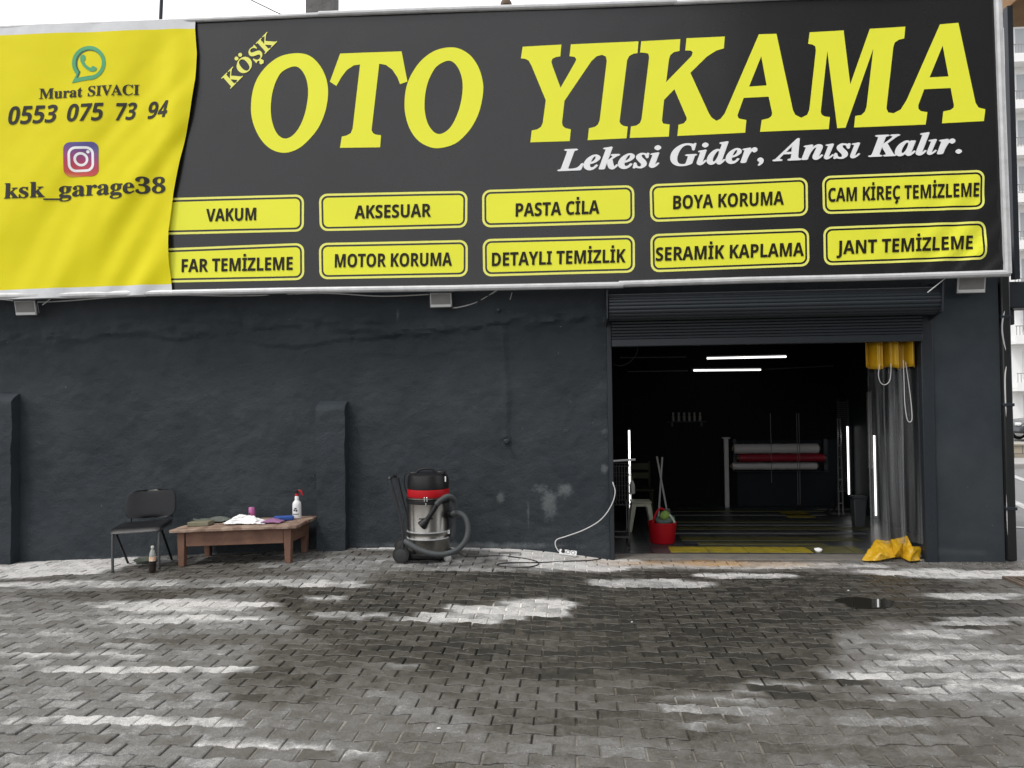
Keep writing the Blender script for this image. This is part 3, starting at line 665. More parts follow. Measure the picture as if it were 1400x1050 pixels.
# ten service panels
def rrect(q, ins, rad, k=5):
    q = [np.array(p, float) for p in q]; c = sum(q)/4
    ux = (q[1]-q[0]+q[2]-q[3])/2; ux /= np.linalg.norm(ux); uy = (q[3]-q[0]+q[2]-q[1])/2; uy /= np.linalg.norm(uy)
    sg = ((1, 1), (-1, 1), (-1, -1), (1, -1)); out = []
    for p, (a, b) in zip(q, sg):
        cc = p+ux*a*(ins+rad)+uy*b*(ins+rad); st = {(1, 1): 180, (-1, 1): 270, (-1, -1): 0, (1, -1): 90}[(a, b)]
        for i in range(k+1):
            an = math.radians(st+90*i/k); out.append(tuple(cc+ux*rad*math.cos(an)+uy*rad*math.sin(an)))
    return out
PAN = [('VAKUM', [(205, 271.6), (415.5, 265.7), (415.5, 316.6), (205, 321.3)], (282, 302.8), (350, 301), 17),
 ('AKSESUAR', [(436, 265), (639, 261), (639, 311.3), (437, 316)], (484.6, 298.7), (589, 296.2), 17.6),
 ('PASTA CİLA', [(659, 259.7), (867, 253.2), (867.5, 305.2), (659.5, 311.2)], (705, 296), (819.2, 291.8), 18),
 ('BOYA KORUMA', [(888, 252), (1104, 242.6), (1105, 294.7), (889.3, 303.8)], (920.3, 286), (1071.5, 279.4), 18.2),
 ('CAM KİREÇ TEMİZLEME', [(1124, 240.8), (1346, 232), (1346.5, 285.6), (1125, 292.9)], (1132.3, 275.9), (1338.9, 268.2), 18.6),
 ('FAR TEMİZLEME', [(205, 340.2), (416, 332.3), (416, 382.6), (205, 387)], (248.3, 372), (399.8, 368.8), 17.6),
 ('MOTOR KORUMA', [(436.2, 332.3), (639.5, 328), (639.5, 378), (436.8, 382)], (457.9, 365.6), (617.5, 363.1), 18),
 ('DETAYLI TEMİZLİK', [(659.9, 327), (867.9, 321.6), (868.2, 372.6), (660.4, 378)], (672.5, 363.7), (854.9, 358.5), 18),
 ('SERAMİK KAPLAMA', [(889, 320.2), (1106, 311.8), (1106.8, 363.9), (890, 372.3)], (896.6, 356.6), (1098.8, 349.7), 18.2),
 ('JANT TEMİZLEME', [(1125.7, 310.3), (1348.3, 302.3), (1349, 354.8), (1126.5, 362.8)], (1144, 347.5), (1330, 340.2), 18.2)]
for s_, q, O, X, ch in PAN:
    pan = letters('service_panel', [rrect(q, 5.6, 6.5)], M['yellow_print'], sign, .004)
    letters('panel_border', [rrect(q, 0, 11), rrect(q, 3.0, 8.5)], M['yellow_edge'], pan, .004)
    words('panel_lettering', [(s_, O, X, (.3, -ch))], 's', M['black_print'], pan, .0075, bold=.010)

# ------------------------------------------------------------------ yellow contact banner hung over the left of the sign
ban = thing('contact_banner', (S(120, 400)[0], SY-.05, 2.75), 'yellow vinyl banner with phone number and two app icons left of the black sign', 'banner')
def band(ta, tb, nv, extra_off=0.0):           # ta, tb: (left row, right row) pixel rows of the upper and lower edge
    g = MB()
    def fn(u, v):
        yl = ta[0]*(1-v)+tb[0]*v; yr = ta[1]*(1-v)+tb[1]*v; xr = np.interp(yr, EY, EX); x = -130+(xr+130)*u; return YB(x, yl*(1-(x+130)/(xr+130))+yr*(x+130)/(xr+130), extra_off)
    g.grid(fn, 150, nv); return g
xl = lambda y: y
M['banner_yellow'] = mat('yellow_vinyl_banner', (.70, .62, .006), .36, 0, (1.5, (.75, .67, .008), .25), (3, .25), .18)
M['banner_white'] = mat('white_vinyl_hem', (.66, .68, .70), .45, 0, (6, (.55, .56, .57), .3), (7, .5))
orient(band((55, 41), (402, 389), 150)).build('yellow_sheet', M['banner_yellow'], ban, smooth=70, fix=False)
orient(band((43.5, 29), (55, 41), 6)).build('hem', M['banner_white'], ban, smooth=70, fix=False)
orient(band((402, 389), (414, 403), 6)).build('hem', M['banner_white'], ban, smooth=70, fix=False)
for w_ in (('Murat', (57, 137), (116, 134.6), (.4, -13.6)), ('SIVACI', (124, 134), (192, 131), (.6, -13.4))): words('name_lettering', [w_], 'b', M['dark_print'], ban, .004, YB, .012)
for w_ in (('0553', (13, 172), (79, 169), (4.6, -24)), ('075', (94, 168.4), (142, 166.3), (4.6, -23.4)), ('73', (158, 166), (186, 164.6), (4.6, -23)), ('94', (203, 164), (232, 162.7), (4.6, -22.6))): words('phone_lettering', [w_], 's', M['dark_print'], ban, .004, YB, .006)
words('account_lettering', [('ksk_garage38', (10, 273), (228, 264.5), (.6, -20.6))], 'b', M['dark_print'], ban, .004, YB, .012)
def yb_letters(name, polys, m, par, off): return letters(name, polys, m, par, off, YB)
def bubble(cx, cy, r, tail, dx=0, dy=0):
    out = []
    for k in range(40):
        a = math.radians(138+ (360-46)*k/39); out.append((cx+dx+r*math.cos(a), cy+dy+r*math.sin(a)))
    out.append((cx+dx+tail[0], cy+dy+tail[1])); return out
def icon():
    c = (125, 88.5)
    out = bubble(c[0], c[1], 23.3, (-23.6, 27)); inn = bubble(c[0], c[1], 18.3, (-17, 20.2))
    ic = yb_letters('app_icon', [out, inn], M['green_print'], ban, .0042)
    yb_letters('icon_shadow', [bubble(c[0]+1.2, c[1]-.6, 22.0, (-23, 26.5)), bubble(c[0]+1.2, c[1]+.4, 17.2, (-16, 19.4))], M['dark_green_print'], ic, .003)
    hs = [(-9.5, -12), (-6.5, -12.4), (-4.6, -11), (-3.6, -6.5), (-4.4, -4.6), (-6, -2.6), (-3.4, 2.2), (0.4, 5.6), (4.4, 7.6), (6.4, 5.2), (8.2, 4.6), (13.2, 7.4), (13.4, 9.4), (11.4, 12), (7.6, 13.2), (3.2, 12.4), (-2.8, 9.0), (-8, 3.8), (-11.2, -2), (-12, -6.4), (-11.4, -9.8)]
    yb_letters('handset', [[(c[0]+x*.92-1, c[1]+y*.92) for x, y in hs]], M['green_print'], ic, .0042)
icon()
def camera_icon():
    q = [(90.5, 197.0), (136.6, 195.0), (137.5, 241.5), (91, 243.5)]
    m = bpy.data.materials.new('purple_to_red_print'); m.use_nodes = True; N = m.node_tree.nodes; L = m.node_tree.links; p = N['Principled BSDF']; p.inputs['Roughness'].default_value = .45
    t = N.new('ShaderNodeTexCoord'); sp = N.new('ShaderNodeSeparateXYZ'); L.new(t.outputs['Generated'], sp.inputs[0])
    a = N.new('ShaderNodeMath'); a.operation = 'MULTIPLY_ADD'; a.inputs[1].default_value = .22; L.new(sp.outputs[0], a.inputs[0]); L.new(sp.outputs[2], a.inputs[2])
    cr = N.new('ShaderNodeValToRGB'); e = cr.color_ramp.elements; e[0].position = .02; e[0].color = (.62, .30, .05, 1); e[1].position = 1.0; e[1].color = (.075, .06, .24, 1)
    for pos, c in ((.16, (.55, .06, .03)), (.45, (.42, .02, .07)), (.72, (.24, .03, .17))):
        el = e.new(pos); el.color = (*c, 1)
    L.new(a.outputs[0], cr.inputs[0]); L.new(cr.outputs[0], p.inputs['Base Color'])
    ic = yb_letters('app_icon', [rrect(q, 0, 9)], m, ban, .0035)
    yb_letters('icon_outline', [rrect(q, 6.0, 10), rrect(q, 9.4, 7)], M['white_print'], ic, .005)
    yb_letters('lens_ring', [circ(113.8, 219.3, 9.6, 28), circ(113.8, 219.3, 6.2, 28)], M['white_print'], ic, .005)
    yb_letters('icon_dot', [circ(123, 209, 2.2, 14)], M['white_print'], ic, .005)
camera_icon()

# ------------------------------------------------------------------ things fixed to the wall
def yaw_m(a): c, s = math.cos(a), math.sin(a); return np.array([[c, -s, 0], [s, c, 0], [0, 0, 1.0]])
def pitch_m(a): c, s = math.cos(a), math.sin(a); return np.array([[1.0, 0, 0], [0, c, -s], [0, s, c]])
def floodlight(px, py, w, h, label, tilt, roll=0.0):
    c = W(px, py, -.17); R = pitch_m(tilt); th = thing('floodlight', (c[0], 0, c[2]), label, 'floodlight', 'floodlights under the shop sign')
    off = lambda x, y, z: c+R@np.array([x, y, z])
    b = MB().box(c, (w*.97, .035, h*.97), R)
    for k in range(7): b.box(off(-w/2+w*(k+.5)/7, .03, 0), (.006, .03, h*.8), R)
    b.build('housing', M['alu'], th, bevel=.004)
    g = MB().box(off(0, -.0195, h*.085), (w*.86, .006, h*.70), R); g.build('glass', M['lamp_glass'], th, bevel=.002)
    g = MB().box(off(0, -.021, -h*.37), (w*.93, .012, h*.17), R); g.build('lower_lip', M['white_plastic'], th, bevel=.004)
    k = MB(); k.tube([off(-w/2-.004, .0, -h/2), off(-w/2-.006, 0, h/2), off(w/2+.006, 0, h/2), off(w/2+.004, 0, -h/2), off(-w/2, 0, -h/2-.004)], .010, 6)
    k.tube([off(0, 0, h/2+.004), np.array([c[0], -.03, c[2]+h/2]), np.array([c[0], -.006, c[2]+h/2-.01])], .010, 6)
    k.build('bracket', M['steel_dark'], th); return th
M['lamp_glass'] = mat('lamp_glass', (.20, .20, .195), .4, 0, (9, (.27, .27, .26), .3))
floodlight(36, 421, .235, .155, 'grey floodlight under the yellow banner above the left buttress', .22)
floodlight(603, 410.5, .225, .145, 'grey floodlight on the wall above the vacuum cleaner', .18)
floodlight(1327, 389, .265, .165, 'grey floodlight above the narrow pillar right of the shutter', .18)

def cable(name, pts, r, m, label, n=6, sub=8, cat='cable'):
    P = catmull(pts, sub); o = MB().tube(P, r, 7).build(name, M[m], origin=P[0]); return tag(o, label, cat)
cable('cable', [W(0, 409, -.03), W(60, 413, -.035), W(200, 404, -.03), W(330, 404.5, -.03), W(440, 401, -.03), W(520, 405, -.04), W(590, 402.5, -.03)], .006, 'white_cable', 'thin pale cable sagging along the wall top under the sign frame')
cable('cable', [W(618, 421, -.12), W(628, 420, -.06), W(650, 414, -.03), W(668, 404, -.03), W(681, 396, -.04)], .007, 'white_cable', 'short pale cable running up from the middle floodlight')
cable('cable', [W(58, 417, -.12), W(66, 411, -.04), W(74, 404, -.05)], .006, 'white_cable', 'short pale cable rising from the left floodlight')
cable('cable', [W(1374, 420, -.02), W(1370, 450, -.035), W(1376, 490, -.02), W(1374, 520, -.03), W(1376, 600, -.02), W(1377, 700, -.02), W(1380, 765, -.02)], .007, 'white_cable', 'paint spattered cable running down the corner beside the downpipe')
cable('cable', [W(1268, 400, -.35), W(1288, 384, -.32), W(1294, 379, -.3)], .005, 'white_cable', 'thin pale wire from the shutter roll to the sign frame')
for py, lab, px in ((425, 'dark iron wall knob high on the plaster under the sign', 682), (603, 'dark iron wall knob at the foot of the buried conduit', 693)):
    c = W(px, py, 0); th = thing('wall_knob', (c[0], 0, c[2]), lab, 'wall knob', 'iron knobs on the wall')
    R = np.array([[1.0, 0, 0], [0, 0, -1], [0, 1, 0]])
    MB().lathe([(.035, -.01), (.035, .018), (.025, .022)], c, 16, R).build('base_plate', M['steel_dark'], th)
    k = MB().lathe([(.013, .02), (.013, .06), (.022, .065), (.022, .085), (.015, .09)], c, 14, R).build('knob', M['steel_dark'], th)
cable('chain', [W(700, 400, -.05), W(697, 410, -.03), W(692, 418, -.02), W(689, 425, -.04)], .004, 'white_cable', 'short rusty chain hanging above the upper wall knob', cat='chain')
pipe = thing('downpipe', (4.185, .03, 0), 'black square downpipe at the right corner of the building', 'downpipe')
pd = MB().box2((4.14, -.03, .012), (4.225, .055, 2.95)); pd.build('pipe', mat('black_gloss_paint', (.012, .013, .014), .35), pipe, bevel=.012)
for z in (.5, 1.5, 2.35):
    MB().box2((4.13, -.036, z), (4.235, .058, z+.03)).build('clip', M['steel_dark'], pipe, bevel=.003)

# ------------------------------------------------------------------ chair
FL, FR = GG(154, 783), GG(217.5, 778)
ca = math.atan2(FR[1]-FL[1], FR[0]-FL[0]); wch = np.hypot(FR[0]-FL[0], FR[1]-FL[1]); Rz = yaw_m(ca)
sz = .405; dch = .43
def L2(x, y, z):                                # chair frame: x across from left front leg, y to the back
    p = FL+Rz@np.array([x*wch, y, 0]); return np.array([p[0], p[1], float(gh(*FL[:2]))*(1-x)+float(gh(*FR[:2]))*x+z])
chair = thing('visitor_chair', L2(.5, .2, 0), 'black padded visitor chair with grey tube legs left of the brown table', 'chair')
zs0 = hgt(FL, 729); leg_h = zs0-FL[2]
for x in (0, 1):
    pts = catmull([L2(x, 0, 0), L2(x, .0, leg_h-.06), L2(x, .03, leg_h-.008), L2(x, .10, leg_h+.0), L2(x, .40, leg_h+.0)], 6)
    MB().tube(pts, .0125, 10, flat=1.0).build('front_leg', M['grey_steel'], chair)
    pts = [L2(x, .09, leg_h-.02), L2(x, .44, .0)]; pts[1][2] = float(gh(pts[1][0], pts[1][1]))
    MB().tube(pts, .0115, 10).build('rear_leg', M['black_plastic'], chair)
    pts = catmull([L2(x*.94+.03, .36, leg_h-.0), L2(x*.94+.03, .45, leg_h+.01), L2(x*.94+.03, .497, leg_h+.10), L2(x*.94+.03, .527, leg_h+.22)], 6)
    MB().tube(pts, .011, 8).build('back_upright', M['steel_dark'], chair)
    MB().ball(L2(x, 0, .008), (.016, .016, .012), 10, 6).build('foot_cap', M['black_rubber'], chair)
st = MB()
def seat_fn(u, v):                              # padded squab: closed tube of super-ellipse sections
    t = v*math.pi*2; y = -.035+.46*u; e = max(0.0, 1-abs(2*u-1)**5)**.5
    cx, cz = math.cos(t), math.sin(t); cx = math.copysign(abs(cx)**.45, cx); cz = math.copysign(abs(cz)**.8, cz)
    dish = -.014*(1-(abs(cx))**2)*(.4+.6*u) if cz > 0 else 0
    roll = -.030*max(0, (.22-u)/.22)**2+.010*u
    return L2(.5+.56*cx*(.93+.07*e), y, leg_h+.028+roll+dish+.026*cz*e)
st.grid(seat_fn, 24, 40)
st.build('seat', M['black_vinyl'], chair, smooth=80)
bk = MB()
def back_fn(u, v):
    u = .5-.5*math.cos(math.pi*u); t = v*math.pi*2; z = leg_h+.062+.285*u; e = max(0.0, 1-abs(2*u-1)**5)**.5
    cx, cy = math.cos(t), math.sin(t); cx = math.copysign(abs(cx)**.6, cx); cy = math.copysign(abs(cy)**.8, cy)
    curve = .035*(1-cx*cx); wid = .595*(.30+.70*max(0.0, 1-abs(2*u-1)**4.5)**.3)*(1-.05*u)
    return L2(.5+wid*cx*(.9+.1*e), .445+curve+.055*u+.024*cy*e, z)
bk.grid(back_fn, 40, 44); bk.build('backrest', M['black_vinyl'], chair, smooth=80)
MB().box(L2(.5, .2, leg_h-.008), (wch*.8, .10, .02), Rz).build('seat_bracket', M['steel_dark'], chair, bevel=.004)

bo = GG(208.5, 782.5); sc_ = (hgt(bo, 747)-bo[2])/.27
bot = thing('drink_bottle', bo, 'nearly empty dark soda bottle with orange label under the chair', 'bottle')
def lz(prof, s, c): return [(r*s, z*s+c[2]) for r, z in prof]
cxy = lambda P: np.array([P[0], P[1], 0])
MB().lathe(lz([(.026, 0), (.034, .008), (.035, .03), (.031, .06), (.034, .085), (.034, .12)], sc_, bo), cxy(bo), 20).build('body', mat('dark_cola', (.014, .009, .007), .12), bot)
MB().lathe(lz([(.0335, .1205), (.0335, .165)], sc_, bo), cxy(bo), 20).build('label_band', mat('orange_label', (.62, .22, .05), .5, 0, (60, (.75, .70, .6), .15)), bot)
MB().lathe(lz([(.033, .1655), (.031, .19), (.022, .225), (.0135, .24), (.0135, .252)], sc_, bo), cxy(bo), 20).build('neck', mat('clear_plastic_neck', (.28, .29, .27), .15), bot)
MB().lathe(lz([(.0155, .2525), (.0155, .272), (.013, .275)], sc_, bo), cxy(bo), 16).build('cap', mat('pale_cap', (.55, .56, .5), .5), bot)
dp = GG(200, 769); dish = MB().lathe([(.05, .002), (.09, .006), (.118, .03), (.122, .034), (.113, .032), (.085, .012), (.02, .010)], dp, 30)
tag(dish.build('shallow_dish', mat('grey_green_enamel', (.14, .165, .13), .4, 0, (20, (.09, .10, .08), .3)), origin=dp), 'shallow grey green dish on the paving behind the soda bottle', 'dish')

# ------------------------------------------------------------------ low table and what lies on it
tFL, tFR, tBR = GG(247, 774), GG(397.5, 769), GG(417, 757)
ta = math.atan2(tFR[1]-tFL[1], tFR[0]-tFL[0]); tw = np.hypot(*(tFR-tFL)[:2]); Rt = yaw_m(ta)
td = .47; th_ = hgt(tFR, 717)-tFR[2]
zL, zR = tFL[2], tFR[2]
def T(x, y, z): p = tFL+Rt@np.array([x, y, 0]); return np.array([p[0], p[1], zL+(zR-zL)*x/tw+z])
slope = math.atan2(zR-zL, tw); Rtt = Rt@np.array([[math.cos(slope), 0, -math.sin(slope)], [0, 1, 0], [math.sin(slope), 0, math.cos(slope)]])
table = thing('low_table', T(tw/2, td/2, 0), 'low worn brown wooden table with paint-peeling top against the wall', 'table')
M['brown_wood'] = mat('brown_painted_wood', (.215, .118, .080), .65, 0, (7, (.115, .062, .045), .26), (40, .4), .25)
def wood_top():
    m = mat('peeling_board_top', (.36, .27, .21), .75, 0, (9, (.15, .09, .065), .12), (30, .6), .25); nt = m.node_tree
    return m
M['top_wood'] = wood_top()
for x, y in ((0.02, 0), (tw-.02, 0), (0.04, td), (tw-.04, td)):
    p = T(x, y, 0); zg = float(gh(p[0], p[1])); top = T(x, y, th_-.03); sgn = -1 if x < tw/2 else 1
    lg = MB(); a = .038; b = .028
    vs = []
    for (q, hw, z) in ((p, b, zg), (top, a, top[2])):
        for dx, dy in ((-1, -1), (1, -1), (1, 1), (-1, 1)): v = Rt@np.array([dx*hw+(sgn*.0), dy*hw, 0]); vs.append((q[0]+v[0], q[1]+v[1], z))
    lg.add(vs, [(0, 1, 2, 3), (4, 5, 6, 7), (0, 1, 5, 4), (1, 2, 6, 5), (2, 3, 7, 6), (3, 0, 4, 7)]); lg.build('leg', M['brown_wood'], table, bevel=.004)
ah = .140
MB().box(T(tw/2, -.012, th_-.032-ah/2), (tw-.125, .022, ah), Rtt).build('apron', M['brown_wood'], table, bevel=.003)
MB().box(T(tw/2, td+.012, th_-.032-ah/2), (tw-.125, .022, ah), Rtt).build('apron', M['brown_wood'], table, bevel=.003)
MB().box(T(.012, td/2, th_-.032-ah/2), (.022, td-.085, ah), Rtt).build('apron', M['brown_wood'], table, bevel=.003)
MB().box(T(tw-.012, td/2, th_-.032-ah/2), (.022, td-.085, ah), Rtt).build('apron', M['brown_wood'], table, bevel=.003)
for k in range(4):
    w_ = (td+.16)/4; y = -.08+w_*(k+.5); brd = MB(); n = 26; x0, x1 = -.075-.008*(k % 2), tw+.075+.012*((k+1) % 2); vs = []
    for i in range(n+1):
        x = x0+(x1-x0)*i/n; rg = .006*fr(x, k, 7, 4); yo = -w_/2+.002+(rg if k == 0 else 0); yi = w_/2-.002
        for yy, zz in ((yo, -.030), (yi, -.030), (yi, .0), (yo, .0)): vs.append(T(x, y+yy, th_+zz+.002*math.sin(k*2+x*3)+(.003*fr(x, k, 4, 8))))
    brd.add(vs, [(i*4+j, i*4+(j+1) % 4, (i+1)*4+(j+1) % 4, (i+1)*4+j) for i in range(n) for j in range(4)]+[(0, 1, 2, 3), tuple(n*4+j for j in range(4))])
    brd.build('top_board', M['top_wood'], table, bevel=.005)
TZ = th_+.004
def onT(px, py):                                # table-top point at that pixel
    P = G(px, py, zR+TZ)
    for _ in range(8):
        q = Rt.T@(P-tFL); z = zL+(zR-zL)*q[0]/tw+TZ; P = G(px, py, z)
    return P
# tin lid / wooden tray box
P = onT(271, 719.5); P = P+np.array([0, .055, 0]); bx = MB().box(P+np.array([0, 0, .021]), (.215, .13, .042), Rtt)
tin = tag(bx.build('tin_box', mat('olive_tin', (.13, .125, .075), .5, 0, (14, (.20, .19, .13), .3)), origin=P, bevel=.005), 'flat olive tin box on the left end of the brown table', 'tin box')
# tangle of dark netting
P = onT(292, 713.5); nb = MB()
nb.grid(lambda u, v: P+Rt@np.array([(u-.5)*.42*(1-.3*abs(v-.5)), (v-.5)*.20+.02, .012+.024*max(0, math.sin(5*u+2)*math.sin(4*v+1))+.014*fr(u, v, 5, 3)*math.sin(math.pi*u)*math.sin(math.pi*v)+.006]), 40, 24)
o = nb.build('crumpled_net', mat('grey_green_netting', (.06, .07, .06), .9, 0, (90, (.15, .165, .14), .12), (120, .6)), origin=P, smooth=60, fix=False)
mo = o.modifiers.new('thick', 'SOLIDIFY'); mo.thickness = .004; mo.offset = -1; tag(o, 'crumpled grey green netting at the back of the table beside the tin box', 'net')
P = onT(338, 716); pb = MB()
pb.grid(lambda u, v: P+Rt@np.array([(u-.5)*.30, (v-.5)*.17+.02, .008]), 3, 3)
cl_ = MB()
def cloth(u, v):
    r = 1+.16*math.sin(5*u*6.28+1)*.5
    x = (u-.5)*.46*(1-.2*abs(v-.5)); y = (v-.5)*.20
    hgt_ = .060*math.exp(-((u-.30)/.2)**2-((v-.55)/.33)**2)+.038*math.exp(-((u-.62)/.2)**2-((v-.5)/.3)**2)
    edge = min(u, 1-u, v, 1-v); w = max(0, min(1, edge/.12))
    ridge = .024*abs(mnoise.noise(Vector((u*5.2+1, v*3.2, 2.2))))+.012*abs(mnoise.noise(Vector((u*12, v*8, 5.1))))
    return P+Rt@np.array([x+.028*fr(u, v, 4, 6), y+.035+.028*fr(u, v, 4, 9), .010+w*(hgt_+ridge)+.006*abs(fr(u, v, 9, 1))])
cl_.grid(cloth, 70, 46); o = cl_.build('white_cloth', M['white_cloth'], origin=P, smooth=70, fix=False)
mo = o.modifiers.new('thick', 'SOLIDIFY'); mo.thickness = .004; mo.offset = -1; tag(o, 'crumpled white cloth heaped on the middle of the brown table', 'cloth')
# pink can
P = onT(344.5, 709.5); can = thing('drink_can', P, 'pink and purple can standing behind the white cloth on the table', 'can')
ch_ = max(.10, hgt(P, 693)-P[2]); MB().lathe([(.028, P[2]+.001), (.034, P[2]+.01), (.034, P[2]+ch_-.012), (.029, P[2]+ch_-.001)], cxy(P), 22).build('body', mat('pink_can', (.60, .16, .30), .35, .2, (26, (.33, .12, .36), .2)), can)
MB().lathe([(.030, P[2]+ch_-.0008), (.030, P[2]+ch_+.003), (.026, P[2]+ch_+.001)], cxy(P), 22).build('rim', M['chrome'], can)
dk = MB().box(P+np.array([-.012, -.033, .055]), (.016, .006, .022)); dk.box(P+np.array([-.016, -.031, .022]), (.02, .006, .02)); dk.build('printed_patch', mat('dark_purple_ink', (.06, .02, .09), .5), can, bevel=.002)
# purple rag and blue brush
P = onT(372, 715); pr = MB(); pr.grid(lambda u, v: P+Rt@np.array([(u-.5)*.20, (v-.5)*.13+.02, .010+.03*max(0, math.sin(3.1*u)*math.sin(3.1*v))+.010*abs(fr(u, v, 5, 2))]), 26, 18)
o = pr.build('purple_rag', mat('mauve_microfibre', (.20, .09, .19), .95, 0, (30, (.30, .14, .26), .3)), origin=P, smooth=60, fix=False); mo = o.modifiers.new('thick', 'SOLIDIFY'); mo.thickness = .004; mo.offset = -1
tag(o, 'small mauve rag between the white cloth and the blue sponge', 'rag')
P = onT(388, 711.5); Rb = Rt@yaw_m(.28)
sp_ = MB().box(P+np.array([0, .0, .022]), (.19, .085, .044), Rb)
tag(sp_.build('blue_sponge', mat('blue_sponge', (.025, .085, .33), .85, 0, (40, (.02, .06, .24), .3), (120, .6)), origin=P, bevel=.012), 'long blue sponge lying beside the white spray bottle', 'sponge')
# spray bottle
P = onT(406, 708.5); sb = thing('spray_bottle', P, 'white spray bottle with red trigger on the right end of the brown table', 'spray bottle')
hb = hgt(P, 669)-P[2]; s_ = hb/.265
MB().lathe([(r*s_, P[2]+z*s_) for r, z in [(.036, .001), (.040, .006), (.040, .125), (.036, .145), (.020, .165), (.018, .200), (.015, .205)]], cxy(P), 26).build('body', M['white_plastic'], sb)
MB().lathe([(r*s_, P[2]+z*s_) for r, z in [(.017, .2052), (.017, .222), (.013, .226)]], cxy(P), 18).build('collar', M['red'], sb)
hd = MB(); c0 = P+np.array([0, 0, .243*s_]); hd.box(c0+np.array([-.006, 0, 0]), (.028*s_, .022*s_, .036*s_)); hd.tube([c0+np.array([-.012, 0, -.006]), c0+np.array([.018, 0, .016]), c0+np.array([.045, 0, .020])], [.011*s_, .010*s_, .008*s_], 8); hd.build('spray_head', M['black_plastic'], sb, bevel=.004)
tr = MB().tube([c0+np.array([.022, -.002, .014]), c0+np.array([.043, -.004, .008]), c0+np.array([.058, -.004, -.022]), c0+np.array([.066, -.004, -.036])], [.009*s_, .010*s_, .008*s_, .005*s_], 8); tr.build('trigger', M['red'], sb)
lb = MB()
for z0, z1, a0, a1 in ((.086, .100, -.25, .30), (.070, .084, -.5, -.05), (.066, .082, .05, .45), (.038, .046, -.75, .75)):
    n = 8; r = .0405*s_
    vs = [(P[0]+r*math.sin(a0+(a1-a0)*k/n), P[1]-r*math.cos(a0+(a1-a0)*k/n), P[2]+z*s_) for z in (z0, z1) for k in range(n+1)]
    lb.add(vs, [(k, k+1, n+2+k, n+1+k) for k in range(n)])
lb.build('label_print', mat('black_ink', (.03, .03, .03), .5), sb, smooth=0)

# ------------------------------------------------------------------ industrial vacuum cleaner
v0 = GG(584, 769); yc = v0[1]+.16; gz = float(gh(v0[0], yc)); VC = W(586, 700, yc)
vac = thing('vacuum_cleaner', (VC[0], yc, gz), 'big stainless wet vacuum cleaner with black head and red band on a wheeled cart', 'vacuum cleaner')
def V_(px, py, dy=0.0): return W(px, py, yc+dy)
zz = lambda py: V_(586, py)[2]
rd = (V_(615, 720)[0]-V_(557, 720)[0])/2; cx = np.array([V_(586, 720)[0], yc, 0])
prof = [(rd*.95, zz(752)), (rd*.985, zz(749)), (rd*.985, zz(735)), (rd*1.0, zz(734)), (rd*1.0, zz(732.4)), (rd*.985, zz(731.5)), (rd*.985, zz(726)), (rd*1.0, zz(725)), (rd*1.0, zz(723.4)), (rd*.985, zz(722.5)), (rd*.985, zz(686))]
MB().lathe(prof, cx, 48).build('drum', M['stainless'], vac, smooth=40)
bands = MB()
for pa in (733.2, 724.2): bands.lathe([(rd*.99, zz(pa+1.0)), (rd*1.012, zz(pa+.8)), (rd*1.012, zz(pa-.8)), (rd*.99, zz(pa-1.0))], cx, 48)
bands.build('drum_ring', M['alu'], vac)
MB().lathe([(rd*1.0, zz(686.5)), (rd*1.03, zz(685.5)), (rd*1.03, zz(682)), (rd*1.0, zz(681))], cx, 40).build('clamp_ring', M['black_plastic'], vac)
MB().lathe([(rd*1.0, zz(680.9)), (rd*1.05, zz(680)), (rd*1.05, zz(678.4)), (rd*.98, zz(677.6))], cx, 40).build('rim', M['stainless'], vac)
MB().lathe([(rd*.97, zz(677.5)), (rd*.985, zz(676.5)), (rd*.965, zz(668)), (rd*.94, zz(667.4))], cx, 40).build('red_band', M['red'], vac)
MB().lathe([(rd*.955, zz(667.3)), (rd*.965, zz(664)), (rd*.955, zz(656)), (rd*.90, zz(649)), (rd*.78, zz(646.4)), (rd*.5, zz(645.4)), (.01, zz(645))], cx, 40).build('motor_head', M['black_plastic'], vac)
hn = MB(); hn.tube(catmull([V_(570, 648, -.05), V_(572, 643.5, -.05), V_(580, 640.8, -.05), V_(590, 641.2, -.05), V_(594, 645, -.05), V_(595, 648, -.05)], 6), .011, 8); hn.build('carry_handle', M['black_plastic'], vac)
for a, b in ((566, 646.5), (603, 645.5)):
    MB().box(V_(a, b+1, -.06), (.07, .05, .035)).build('lid_clip', M['black_plastic'], vac, bevel=.008)
MB().tube(catmull([V_(561, 645, -.04), V_(554, 648, -.03), V_(552.5, 658, -.03), V_(554, 668, -.02), V_(557, 676, -.02)], 6), .006, 7).build('head_cable', M['black_cable'], vac)
MB().box(V_(609, 655, -.14), (.012, .01, .05)).build('switch_plate', M['white_plastic'], vac, bevel=.002)
lat = MB(); lat.box(V_(580.5, 683, -rd-.012), (.012, .02, .045)); lat.box(V_(584, 683, -rd-.012), (.012, .02, .045)); lat.box(V_(582.3, 690, -rd-.006), (.012, .012, .025)); lat.build('latch', M['chrome'], vac, bevel=.002)
MB().box(V_(613, 727, -.05), (.03, .02, .04)).build('drum_badge', M['white_plastic'], vac, bevel=.003)
